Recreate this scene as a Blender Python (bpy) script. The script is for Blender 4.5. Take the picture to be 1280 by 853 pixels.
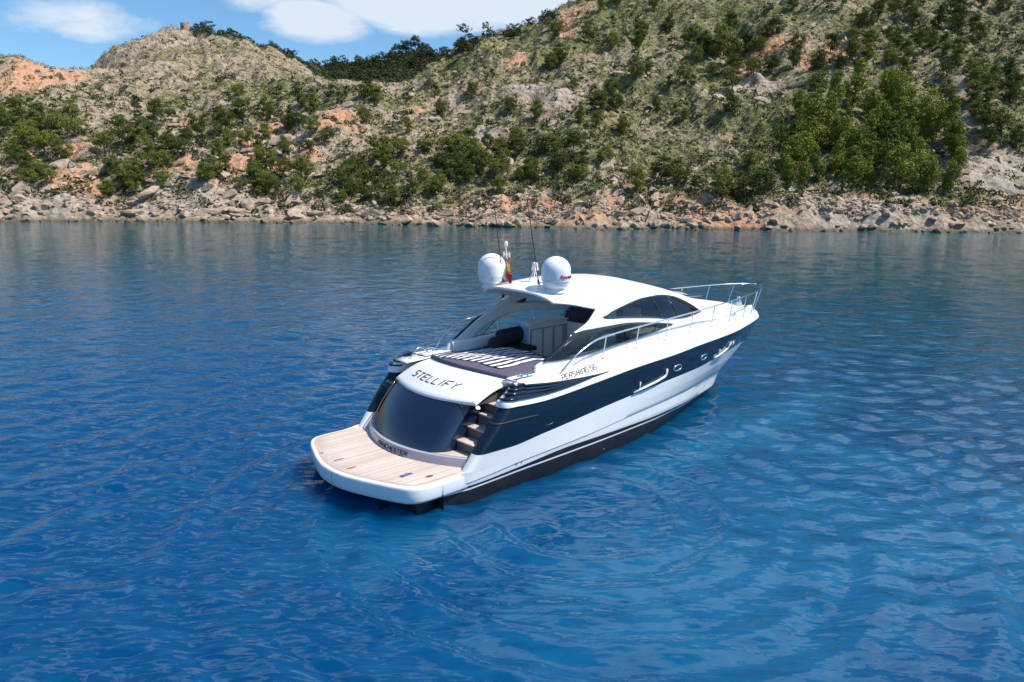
import bpy, math, json
import numpy as np
from mathutils import Vector, Matrix

# ============================== camera, sky, sun, exposure ==============================
scene = bpy.context.scene
for _o in list(bpy.data.objects):
    bpy.data.objects.remove(_o)
WATER_TO_BOAT = 0.2
CAM_H = 6.85
PITCH = math.radians(11.72); ROLL = 0.011
cam_data = bpy.data.cameras.new('camera')
cam = bpy.data.objects.new('camera', cam_data); scene.collection.objects.link(cam)
cam_data.sensor_width = 36.0; cam_data.lens = 952.0/1280*36; cam_data.clip_end = 20000; cam_data.clip_start = .3
_fw = Vector((0, math.cos(PITCH), -math.sin(PITCH))); _rt = Vector((1, 0, 0)); _up = _rt.cross(_fw)
_c, _s = math.cos(ROLL), math.sin(ROLL)
_rt2 = _rt*_c + _up*_s; _up2 = _up*_c - _rt*_s
M = Matrix((_rt2, _up2, -_fw)).transposed().to_4x4(); M.translation = Vector((0, 0, CAM_H))
cam.matrix_world = M
scene.camera = cam

SUN_AZ = math.radians(101); SUN_EL = math.radians(55)
world = bpy.data.worlds.new("World"); scene.world = world; world.use_nodes = True
wn = world.node_tree.nodes; wl = world.node_tree.links; wn.clear()
def wnode(t, **k):
    n = wn.new(t)
    for a, b in k.items(): setattr(n, a, b)
    return n
wout = wnode('ShaderNodeOutputWorld'); wbg = wnode('ShaderNodeBackground'); wbg.inputs['Strength'].default_value = .12
sky = wnode('ShaderNodeTexSky', sky_type='NISHITA', sun_disc=False, sun_elevation=SUN_EL, sun_rotation=SUN_AZ,
            altitude=50, air_density=1.0, dust_density=.4, ozone_density=2.5)
wgeo = wnode('ShaderNodeTexCoord')
wmap = wnode('ShaderNodeMapping'); wmap.inputs['Scale'].default_value = (1, 1, 2.6)
wn1 = wnode('ShaderNodeTexNoise'); wn1.inputs['Scale'].default_value = 5.5; wn1.inputs['Detail'].default_value = 10; wn1.inputs['Roughness'].default_value = .6; wn1.inputs['Distortion'].default_value = .3
wl.new(wgeo.outputs['Generated'], wmap.inputs['Vector']); wl.new(wmap.outputs[0], wn1.inputs['Vector'])
def wmath(op, a, b=None, clamp=False):
    n = wnode('ShaderNodeMath', operation=op); n.use_clamp = clamp
    for i, v in enumerate((a, b)):
        if v is None: continue
        if isinstance(v, (int, float)): n.inputs[i].default_value = v
        else: wl.new(v, n.inputs[i])
    return n.outputs[0]
def cloud_blob(az, el, raz, rel, wgt):
    """a bank of cloud standing at bearing az, elevation el"""
    d = Vector((math.sin(math.radians(az))*math.cos(math.radians(el)), math.cos(math.radians(az))*math.cos(math.radians(el)), math.sin(math.radians(el))))
    right = Vector((math.cos(math.radians(az)), -math.sin(math.radians(az)), 0)); up = right.cross(d)
    outs = []
    for v, r in ((right, raz), (up, rel)):
        n = wnode('ShaderNodeVectorMath', operation='DOT_PRODUCT'); wl.new(wgeo.outputs['Generated'], n.inputs[0]); n.inputs[1].default_value = v
        q = wmath('DIVIDE', n.outputs['Value'], math.sin(math.radians(r)))
        outs.append(wmath('MULTIPLY', q, q))
    s = wmath('ADD', outs[0], outs[1])
    n = wnode('ShaderNodeVectorMath', operation='DOT_PRODUCT'); wl.new(wgeo.outputs['Generated'], n.inputs[0]); n.inputs[1].default_value = d
    front = wmath('GREATER_THAN', n.outputs['Value'], 0.0)
    g = wmath('SUBTRACT', 1.0, s, clamp=True)
    return wmath('MULTIPLY', wmath('MULTIPLY', g, front), wgt)
blobs = None
for b in ((-4.0, 13.6, 12.0, 4.0, 1.6), (-14, 10.6, 4.5, 1.8, .95), (-28, 9.4, 7, 2.0, .8), (-17, 12, 3.5, 2.5, .42), (18, 46, 30, 17, .95), (40, 30, 20, 6, .8), (-30, 40, 20, 9, .5), (75, 30, 30, 14, .7)):  # high banks are unseen, added so the water reflects bright patches
    o = cloud_blob(*b)
    blobs = o if blobs is None else wmath('MAXIMUM', blobs, o)
nz = wmath('MULTIPLY', wmath('SUBTRACT', wn1.outputs['Fac'], .5), 2.2)
cfac = wmath('MULTIPLY', wmath('ADD', wmath('SUBTRACT', blobs, .22), nz), 2.2, clamp=True)
cfac = wmath('MULTIPLY', cfac, wmath('GREATER_THAN', blobs, 0.001))
cfac = wmath('MULTIPLY', cfac, wmath('MULTIPLY', blobs, 3.0, clamp=True))
cfac = wmath('MULTIPLY', cfac, .86)
wsep = wnode('ShaderNodeSeparateXYZ'); wl.new(wgeo.outputs['Generated'], wsep.inputs[0])
glow = wmath('ADD', 1.0, wmath('MULTIPLY', wmath('SUBTRACT', wsep.outputs['Z'], .36, clamp=True), 6.0))     # high unseen clouds brightened to lighten the water's reflections
wsc = wnode('ShaderNodeVectorMath', operation='SCALE'); wsc.inputs[0].default_value = (4.9, 5.4, 5.9); wl.new(wmath('MINIMUM', glow, 1.9), wsc.inputs['Scale'])
tint = wnode('ShaderNodeMix', data_type='RGBA', blend_type='MULTIPLY'); tint.inputs['Factor'].default_value = 1
tint.inputs['B'].default_value = (.56, .78, .93, 1)
wl.new(sky.outputs[0], tint.inputs['A'])
cmix = wnode('ShaderNodeMix', data_type='RGBA')
wl.new(cfac, cmix.inputs['Factor']); wl.new(tint.outputs['Result'], cmix.inputs['A']); wl.new(wsc.outputs[0], cmix.inputs['B'])
wl.new(cmix.outputs['Result'], wbg.inputs['Color']); wl.new(wbg.outputs[0], wout.inputs['Surface'])

sun_d = bpy.data.lights.new('sun', 'SUN'); sun_d.energy = 4.2; sun_d.angle = math.radians(.5); sun_d.color = (1, .95, .88)
sun = bpy.data.objects.new('sun', sun_d); scene.collection.objects.link(sun)
sdir = Vector((math.sin(SUN_AZ)*math.cos(SUN_EL), math.cos(SUN_AZ)*math.cos(SUN_EL), math.sin(SUN_EL)))
sun.rotation_euler = sdir.to_track_quat('Z', 'Y').to_euler(); sun.location = (60, -30, 80)
scene.view_settings.view_transform = 'Standard'; scene.view_settings.look = 'None'
scene.view_settings.exposure = 0.45; scene.view_settings.gamma = 1
scene.view_settings.use_curve_mapping = False
scene.render.engine = 'CYCLES'
scene.cycles.max_bounces = 8; scene.cycles.transparent_max_bounces = 8
scene.cycles.caustics_reflective = False; scene.cycles.caustics_refractive = False

# ============================== helpers ==============================
COL = scene.collection
def link(o, parent=None):
    COL.objects.link(o)
    if parent is not None: o.parent = parent
    return o
def tag(o, label=None, cat=None, group=None, kind=None):
    if label: o['label'] = label
    if cat: o['category'] = cat
    if group: o['group'] = group
    if kind: o['kind'] = kind
    return o
def empty(name, loc=(0, 0, 0), rz=0, parent=None):
    o = bpy.data.objects.new(name, None); o.empty_display_size = .3
    link(o, parent); o.location = loc; o.rotation_euler = (0, 0, rz); return o
def mesh_np(name, V, F, mats, smooth=True, midx=None, parent=None, attrs=None):
    """V (n,3); F list of index arrays (m,k) or one array"""
    me = bpy.data.meshes.new(name)
    V = np.asarray(V, dtype=np.float32)
    if isinstance(F, np.ndarray): F = [F]
    F = [f for f in F if len(f)]
    nl = sum(f.size for f in F); nf = sum(len(f) for f in F)
    me.vertices.add(len(V)); me.vertices.foreach_set('co', V.ravel())
    me.loops.add(nl); me.loops.foreach_set('vertex_index', np.concatenate([f.ravel() for f in F]).astype(np.int32))
    me.polygons.add(nf)
    tot = np.concatenate([np.full(len(f), f.shape[1]) for f in F]); st = np.concatenate([[0], np.cumsum(tot)[:-1]])
    me.polygons.foreach_set('loop_start', st.astype(np.int32))
    try: me.polygons.foreach_set('loop_total', tot.astype(np.int32))
    except Exception: pass
    me.polygons.foreach_set('use_smooth', np.full(nf, smooth))
    if midx is not None: me.polygons.foreach_set('material_index', np.asarray(midx, dtype=np.int32))
    if not isinstance(mats, (list, tuple)): mats = [mats]
    for m in mats: me.materials.append(m)
    if attrs:
        for k, a in attrs.items():
            at = me.attributes.new(k, 'FLOAT', 'POINT'); at.data.foreach_set('value', np.asarray(a, dtype=np.float32))
    me.update(calc_edges=True); me.validate()
    o = bpy.data.objects.new(name, me); link(o, parent); return o
class MB:
    """collects simple solids into one mesh"""
    def __init__(s): s.v = []; s.f = []; s.n = 0
    def add(s, V, F):
        s.v.append(np.asarray(V, float)); s.f += [[i+s.n for i in f] for f in F]; s.n += len(V)
    def box(s, c, d, rz=0, taper=1.0, ry=0):
        c = np.array(c, float); hx, hy, hz = [k/2 for k in d]
        P = np.array([[sx*hx*(taper if sz > 0 else 1), sy*hy*(taper if sz > 0 else 1), sz*hz] for sz in (-1, 1) for sx, sy in ((-1, -1), (1, -1), (1, 1), (-1, 1))])
        if ry:
            q = math.cos(ry), math.sin(ry); P = np.c_[P[:, 0]*q[0]+P[:, 2]*q[1], P[:, 1], -P[:, 0]*q[1]+P[:, 2]*q[0]]
        if rz:
            q = math.cos(rz), math.sin(rz); P = np.c_[P[:, 0]*q[0]-P[:, 1]*q[1], P[:, 0]*q[1]+P[:, 1]*q[0], P[:, 2]]
        s.add(P+c, [[3, 2, 1, 0], [4, 5, 6, 7], [0, 1, 5, 4], [1, 2, 6, 5], [2, 3, 7, 6], [3, 0, 4, 7]])
    def tube(s, P, r, n=8, cap=True):
        P = [np.array(p, float) for p in P]; k = len(P)
        if not hasattr(r, '__len__'): r = [r]*k
        rings = []; ref = None
        for i in range(k):
            t = P[min(i+1, k-1)]-P[max(i-1, 0)]; t = t/(np.linalg.norm(t)+1e-9)
            if ref is None:
                ref = np.array([0, 0, 1.]) if abs(t[2]) < .9 else np.array([1., 0, 0])
            a = ref-t*(ref@t); a /= np.linalg.norm(a)+1e-9; b = np.cross(t, a); ref = a
            for q in range(n):
                th = 2*math.pi*q/n
                rings.append(P[i]+r[i]*(a*math.cos(th)+b*math.sin(th)))
        F = [[i*n+q, i*n+(q+1) % n, (i+1)*n+(q+1) % n, (i+1)*n+q] for i in range(k-1) for q in range(n)]
        if cap: F += [list(range(n))[::-1], [(k-1)*n+q for q in range(n)]]
        s.add(rings, F)
    def lathe(s, prof, c=(0, 0, 0), n=32, sy=1.0):
        c = np.array(c, float); V = []; k = len(prof)
        for r, z in prof:
            for q in range(n):
                th = 2*math.pi*q/n; V.append(c+np.array([r*math.cos(th), sy*r*math.sin(th), z]))
        F = [[i*n+q, i*n+(q+1) % n, (i+1)*n+(q+1) % n, (i+1)*n+q] for i in range(k-1) for q in range(n)]
        F += [list(range(n))[::-1], [(k-1)*n+q for q in range(n)]]
        s.add(V, F)
    def build(s, name, mat, parent=None, smooth=False, bevel=0, sub=0, auto=None):
        me = bpy.data.meshes.new(name); me.from_pydata(np.concatenate(s.v).tolist(), [], s.f)
        me.materials.append(mat); me.update()
        if smooth: me.polygons.foreach_set('use_smooth', np.full(len(me.polygons), True))
        o = bpy.data.objects.new(name, me); link(o, parent)
        if auto is not None and smooth:
            me.set_sharp_from_angle(angle=math.radians(auto))
        if bevel:
            m = o.modifiers.new('bevel', 'BEVEL'); m.width = bevel; m.segments = 3; m.limit_method = 'ANGLE'; m.harden_normals = False
        if sub:
            m = o.modifiers.new('sub', 'SUBSURF'); m.levels = sub; m.render_levels = sub
        return o
def grid(name, P, mats, parent=None, keep=None, midx=None, solid=0, offset=0, smooth=True, flip=False, auto=None):
    """P (a,b,3) surface; keep (a-1,b-1) mask of faces"""
    P = np.asarray(P, float); a, b = P.shape[:2]
    I = np.arange(a*b).reshape(a, b)
    F = np.stack([I[:-1, :-1], I[1:, :-1], I[1:, 1:], I[:-1, 1:]], -1)
    if flip: F = F[..., ::-1]
    k = np.ones((a-1, b-1), bool) if keep is None else keep
    mi = None if midx is None else midx[k]
    F = F[k]; used = np.unique(F); mp = -np.ones(a*b, int); mp[used] = np.arange(len(used))
    o = mesh_np(name, P.reshape(-1, 3)[used], mp[F], mats, smooth, mi, parent)
    if auto is not None: o.data.set_sharp_from_angle(angle=math.radians(auto))
    if solid:
        m = o.modifiers.new('solid', 'SOLIDIFY'); m.thickness = solid; m.offset = offset
    return o
def pch(x, xs, ys):
    """monotone cubic through knots"""
    xs = np.array(xs, float); ys = np.array(ys, float); x = np.clip(np.asarray(x, float), xs[0], xs[-1])
    h = np.diff(xs); d = np.diff(ys)/h; m = np.zeros(len(xs)); m[0] = d[0]; m[-1] = d[-1]
    for i in range(1, len(xs)-1):
        if d[i-1]*d[i] > 0:
            w1 = 2*h[i]+h[i-1]; w2 = h[i]+2*h[i-1]; m[i] = (w1+w2)/(w1/d[i-1]+w2/d[i])
    i = np.clip(np.searchsorted(xs, x)-1, 0, len(h)-1); t = (x-xs[i])/h[i]
    return (1+2*t)*(1-t)**2*ys[i] + t*(1-t)**2*h[i]*m[i] + t*t*(3-2*t)*ys[i+1] + t*t*(t-1)*h[i]*m[i+1]
# ---- materials
def new_mat(name):
    m = bpy.data.materials.new(name); m.use_nodes = True
    return m, m.node_tree.nodes, m.node_tree.links, m.node_tree.nodes['Principled BSDF']
def nd(nodes, t, **k):
    n = nodes.new(t)
    for a, b in k.items():
        if a.startswith('_'): n.inputs[a[1:].replace('_', ' ')].default_value = b
        else: setattr(n, a, b)
    return n
def simple(name, col, rough=.4, metal=0, coat=0, var=.0, vscale=3, bump=0, bscale=40, spec=.5, trans=0):
    m, n, l, p = new_mat(name)
    p.inputs['Base Color'].default_value = (*col, 1); p.inputs['Roughness'].default_value = rough; p.inputs['Metallic'].default_value = metal
    p.inputs['Coat Weight'].default_value = coat; p.inputs['Coat Roughness'].default_value = .04; p.inputs['Specular IOR Level'].default_value = spec
    if trans: p.inputs['Transmission Weight'].default_value = trans
    tc = nd(n, 'ShaderNodeTexCoord')
    if var:
        t = nd(n, 'ShaderNodeTexNoise', _Scale=vscale, _Detail=5); l.new(tc.outputs['Object'], t.inputs['Vector'])
        r = nd(n, 'ShaderNodeMapRange'); r.inputs['To Min'].default_value = 1-var; r.inputs['To Max'].default_value = 1+var; r.inputs['From Min'].default_value = .3; r.inputs['From Max'].default_value = .7
        mx = nd(n, 'ShaderNodeMix', data_type='RGBA', blend_type='MULTIPLY'); mx.inputs['Factor'].default_value = 1
        mx.inputs['A'].default_value = (*col, 1); l.new(t.outputs['Fac'], r.inputs['Value']); l.new(r.outputs[0], mx.inputs['B']); l.new(mx.outputs['Result'], p.inputs['Base Color'])
        r2 = nd(n, 'ShaderNodeMapRange'); r2.inputs['To Min'].default_value = max(rough-.06, .02); r2.inputs['To Max'].default_value = rough+.08
        l.new(t.outputs['Fac'], r2.inputs['Value']); l.new(r2.outputs[0], p.inputs['Roughness'])
    if bump:
        t = nd(n, 'ShaderNodeTexNoise', _Scale=bscale, _Detail=4); l.new(tc.outputs['Object'], t.inputs['Vector'])
        b = nd(n, 'ShaderNodeBump', _Strength=bump, _Distance=.01); l.new(t.outputs['Fac'], b.inputs['Height']); l.new(b.outputs[0], p.inputs['Normal'])
    return m

# ---------------- terrain height field (numpy, world metres, camera end of the bay at the origin) --------------
import numpy as np
rng = np.random.default_rng(7)
_T = np.random.default_rng(11).random((256, 256))
def vnoise(x, y, s=0):
    x = np.asarray(x, float) + s*17.3; y = np.asarray(y, float) + s*31.7
    xi = np.floor(x).astype(int); yi = np.floor(y).astype(int)
    fx = x - xi; fy = y - yi
    fx = fx*fx*(3-2*fx); fy = fy*fy*(3-2*fy)
    a = _T[xi & 255, yi & 255]; b = _T[(xi+1) & 255, yi & 255]
    c = _T[xi & 255, (yi+1) & 255]; d = _T[(xi+1) & 255, (yi+1) & 255]
    return (a*(1-fx)+b*fx)*(1-fy) + (c*(1-fx)+d*fx)*fy
def fbm(x, y, o=4, s=0):
    r = 0; a = .5; t = 0
    for k in range(o):
        r = r + a*vnoise(x*2**k, y*2**k, s+k); t += a; a *= .5
    return r/t
def ridged(x, y, o=4, s=0):
    r = 0; a = .5; t = 0
    for k in range(o):
        r = r + a*(1-np.abs(2*vnoise(x*2**k, y*2**k, s+k)-1)); t += a; a *= .5
    return r/t
AZ = np.array([-54.4, -44.42, -33.73, -31.61, -28.94, -27.79, -26.37, -24.43, -22.93, -19.56, -17.14, -14.94, -12.41, -9.54, -7.68, -5.74, -3.67, -0.99, 3.48, 5.26, 9.36, 15.06, 20.46, 25.51, 33.6, 44.93, 56.63])          # bearing of each surveyed section, degrees
SHORE = np.array([199.9, 170.07, 146.06, 144.09, 141.43, 140.09, 138.41, 137.32, 135.83, 133.81, 132.19, 131.83, 130.41, 128.05, 125.87, 123.89, 122.13, 120.78, 119.52, 119.44, 121.13, 123.98, 128.02, 133.14, 144.22, 168.21, 210.85])    # distance of the water's edge on it
DR = np.array([-14, -2, 0, 1.5, 4, 8, 14, 22, 30, 40, 50, 62, 75, 90, 105, 120, 140, 160, 180, 200, 225, 250, 280, 310, 340, 370, 400, 450, 520])
ZT = np.array([[-3.5, -0.6, 0.0, 0.4, 1.08, 2.85, 5.03, 6.64, 8.26, 10.28, 12.73, 15.66, 18.84, 21.36, 23.87, 26.39, 29.18, 31.97, 29.41, 26.86, 23.66, 21.1, 18.22, 15.35, 12.47, 11.09, 10.46, 9.42, 7.95], [-3.5, -0.6, 0.0, 0.42, 1.11, 3.6, 5.73, 7.49, 9.25, 11.54, 13.92, 16.77, 19.91, 23.63, 27.35, 30.49, 34.29, 34.75, 31.85, 28.96, 25.52, 22.8, 19.55, 16.29, 13.03, 12.33, 11.63, 10.47, 8.84], [-3.5, -0.6, 0.0, 1.24, 3.02, 5.55, 6.8, 8.46, 10.44, 13.3, 16.15, 18.95, 21.99, 25.5, 29.02, 32.54, 37.83, 38.85, 35.61, 32.37, 28.53, 25.49, 21.85, 18.21, 14.57, 13.79, 13.01, 11.71, 9.89], [-3.5, -0.6, 0.0, 1.56, 3.36, 5.36, 7.12, 9.13, 11.31, 14.24, 17.18, 20.08, 23.21, 26.94, 30.73, 34.51, 40.44, 41.81, 38.32, 34.84, 30.7, 27.44, 23.52, 19.6, 15.68, 14.84, 14.0, 12.6, 10.64], [-3.5, -0.6, 0.0, 1.25, 3.07, 5.32, 8.01, 10.67, 13.34, 16.21, 19.07, 21.36, 23.84, 26.83, 29.89, 32.95, 37.08, 35.83, 32.78, 29.73, 26.3, 23.44, 20.01, 16.58, 13.6, 12.87, 12.14, 10.93, 9.23], [-3.5, -0.6, 0.0, 0.7, 1.86, 3.77, 6.63, 9.64, 12.65, 15.74, 18.57, 20.71, 23.02, 25.82, 28.62, 31.09, 34.18, 37.27, 40.36, 43.44, 47.3, 51.16, 55.79, 49.1, 42.4, 36.82, 31.8, 23.43, 17.75], [-3.5, -0.6, 0.0, 0.71, 1.9, 3.81, 6.68, 9.7, 12.71, 15.82, 18.67, 20.84, 23.2, 26.07, 29.02, 31.96, 35.94, 39.98, 44.02, 48.06, 53.11, 58.16, 64.22, 56.51, 48.81, 42.38, 36.61, 26.97, 20.43], [-3.5, -0.6, 0.0, 0.56, 1.5, 3.73, 7.43, 10.48, 13.33, 16.2, 18.85, 21.06, 23.46, 26.37, 29.35, 32.34, 36.79, 41.71, 46.64, 51.56, 57.71, 63.86, 71.25, 62.7, 54.15, 47.02, 40.61, 29.92, 22.67], [-3.5, -0.6, 0.0, 0.73, 1.96, 4.12, 7.48, 10.53, 13.4, 16.27, 18.98, 21.43, 24.08, 27.22, 30.42, 33.61, 38.26, 43.32, 48.37, 53.42, 59.74, 66.06, 73.64, 64.8, 55.96, 48.6, 41.97, 30.93, 23.43], [-3.5, -0.6, 0.0, 0.59, 1.58, 3.5, 6.57, 10.67, 14.3, 17.05, 19.8, 22.38, 25.17, 28.5, 31.88, 35.26, 39.91, 44.71, 49.51, 54.31, 60.32, 66.32, 73.52, 64.7, 55.88, 48.52, 41.91, 30.88, 23.39], [-3.5, -0.6, 0.0, 0.45, 1.19, 2.75, 5.28, 9.06, 13.28, 16.48, 19.16, 22.15, 25.26, 28.54, 31.67, 34.79, 38.93, 43.02, 47.12, 51.22, 56.34, 61.46, 67.6, 59.49, 51.38, 44.62, 38.53, 28.39, 21.51], [-3.5, -0.6, 0.0, 0.37, 0.98, 2.27, 4.68, 8.28, 12.25, 16.21, 19.49, 22.87, 25.93, 28.94, 31.7, 34.45, 37.87, 41.03, 44.2, 47.36, 51.32, 55.27, 60.02, 52.52, 68.63, 60.4, 52.16, 41.18, 26.77], [-3.5, -0.6, 0.0, 0.39, 1.04, 2.3, 4.3, 7.59, 11.49, 15.92, 19.65, 23.63, 26.84, 29.91, 32.66, 35.41, 32.46, 29.5, 26.55, 31.9, 38.57, 45.25, 53.26, 61.27, 69.29, 60.97, 52.66, 41.57, 27.02], [-3.5, -0.6, 0.0, 0.43, 1.13, 2.41, 4.4, 7.31, 10.49, 14.33, 17.98, 21.99, 25.52, 29.35, 32.67, 35.99, 33.0, 30.0, 27.0, 32.78, 40.02, 47.25, 55.93, 64.61, 73.29, 64.5, 55.7, 43.98, 28.58], [-3.5, -0.6, 0.0, 0.46, 1.22, 2.58, 4.67, 7.59, 10.54, 14.0, 17.32, 21.06, 24.61, 28.7, 32.47, 36.24, 35.16, 32.03, 28.91, 32.68, 40.27, 47.86, 56.97, 66.08, 75.19, 66.17, 57.15, 45.12, 29.33], [-3.5, -0.6, 0.0, 0.57, 1.52, 2.79, 4.56, 7.19, 9.89, 13.34, 16.83, 20.79, 24.84, 29.5, 34.0, 38.42, 44.3, 40.61, 36.92, 33.23, 40.9, 48.57, 57.78, 66.98, 76.19, 67.05, 57.9, 45.71, 29.71], [-3.5, -0.6, 0.0, 0.6, 1.6, 2.8, 4.41, 7.05, 9.86, 13.52, 17.27, 21.57, 26.11, 31.34, 35.98, 40.32, 46.11, 51.9, 47.57, 43.25, 40.59, 48.92, 58.91, 68.91, 78.9, 69.43, 59.96, 47.34, 30.77], [-3.5, -0.6, 0.0, 0.67, 1.79, 2.92, 4.3, 6.94, 9.86, 13.81, 17.98, 22.53, 27.22, 32.64, 37.58, 41.99, 47.87, 53.74, 59.62, 54.85, 48.89, 42.92, 37.56, 32.19, 26.83, 21.46, 20.25, 18.22, 15.39], [-3.5, -0.6, 0.0, 0.68, 1.81, 3.06, 4.65, 7.62, 10.6, 14.68, 18.85, 23.62, 28.65, 34.46, 40.08, 45.48, 52.68, 59.42, 65.7, 71.97, 64.77, 57.58, 49.66, 43.18, 36.7, 30.23, 25.4, 22.86, 19.3], [-3.5, -0.6, 0.0, 0.66, 1.76, 3.03, 4.7, 7.67, 10.63, 14.71, 18.87, 23.82, 29.15, 35.3, 41.29, 47.11, 54.87, 62.29, 69.37, 76.46, 75.2, 67.2, 57.6, 50.4, 43.2, 36.0, 28.8, 25.92, 21.89], [-3.5, -0.6, 0.0, 0.64, 1.72, 2.94, 4.53, 7.63, 10.73, 14.84, 19.01, 24.15, 29.78, 36.28, 42.81, 49.4, 58.18, 67.12, 76.23, 85.33, 96.72, 87.05, 75.44, 65.28, 56.58, 47.87, 39.17, 32.31, 27.28], [-3.5, -0.6, 0.0, 0.76, 2.03, 3.34, 4.94, 7.93, 10.91, 15.26, 19.75, 25.22, 31.17, 38.02, 45.24, 52.63, 62.49, 72.24, 81.94, 91.65, 103.78, 106.62, 93.29, 79.97, 69.97, 59.98, 49.98, 38.28, 32.33], [-3.5, -0.6, 0.0, 1.2, 3.21, 4.43, 6.33, 9.03, 11.74, 16.17, 20.6, 26.09, 32.05, 38.92, 46.34, 54.05, 64.33, 74.57, 84.8, 95.03, 107.82, 120.61, 106.14, 91.66, 79.6, 68.75, 57.89, 42.48, 35.87], [-3.5, -0.6, 0.0, 1.44, 3.85, 4.82, 6.47, 9.18, 11.88, 16.28, 20.68, 26.37, 32.53, 39.63, 47.09, 54.72, 64.89, 75.22, 85.6, 95.98, 108.96, 121.94, 107.31, 92.68, 80.48, 69.51, 58.53, 42.94, 36.26], [-3.5, -0.6, 0.0, 0.77, 2.05, 3.46, 5.25, 8.65, 12.05, 16.74, 21.54, 27.13, 33.14, 40.08, 47.31, 54.59, 64.29, 74.27, 84.28, 94.29, 106.8, 119.31, 105.0, 90.68, 78.75, 68.01, 57.27, 42.02, 35.48], [-3.5, -0.6, 0.0, 0.84, 2.24, 3.79, 5.74, 9.38, 13.02, 17.33, 21.57, 26.76, 32.39, 38.9, 45.56, 52.25, 61.17, 69.74, 78.26, 86.78, 97.44, 108.09, 95.12, 82.15, 71.34, 61.61, 51.88, 38.07, 32.15], [-3.5, -0.6, 0.0, 0.79, 2.1, 3.62, 5.6, 8.86, 12.13, 16.06, 19.95, 23.76, 27.7, 32.24, 36.97, 41.73, 48.07, 53.76, 59.37, 64.98, 71.99, 79.0, 69.52, 60.04, 52.14, 45.03, 37.92, 27.82, 23.49]])          # height of the ground DR metres behind the water's edge
def smooth_lerp(x, X):
    i = np.clip(np.searchsorted(X, x)-1, 0, len(X)-2)
    f = np.clip((x-X[i])/(X[i+1]-X[i]), 0, 1)
    return i, f
def ground(x, y, detail=True):
    x = np.asarray(x, float); y = np.asarray(y, float)
    az = np.degrees(np.arctan2(x, y)); r = np.hypot(x, y)
    i, f = smooth_lerp(az, AZ)
    f2 = f*f*(3-2*f)*.5 + f*.5
    sh = SHORE[i]*(1-f2)+SHORE[i+1]*f2
    sh = sh + 3.0*(fbm(az*.35, az*0+.3, 3, 5)-.5)*2
    dr = r - sh
    j, g = smooth_lerp(dr, DR)
    z = (ZT[i, j]*(1-f2)+ZT[i+1, j]*f2)*(1-g) + (ZT[i, j+1]*(1-f2)+ZT[i+1, j+1]*f2)*g
    if detail:
        k = np.clip(dr/25, 0, 1)
        z = z + (ridged(x/26, y/26, 4, 3)-.55)*11*k*np.clip(dr/90, .35, 1)
        z = z + (ridged(x/7.5, y/7.5, 4, 9)-.5)*3.6*np.clip(dr/7, 0, 1)
        z = z + (fbm(x/2.2, y/2.2, 3, 21)-.5)*1.3*np.clip(dr/3, 0, 1)
    return z, dr
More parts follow.
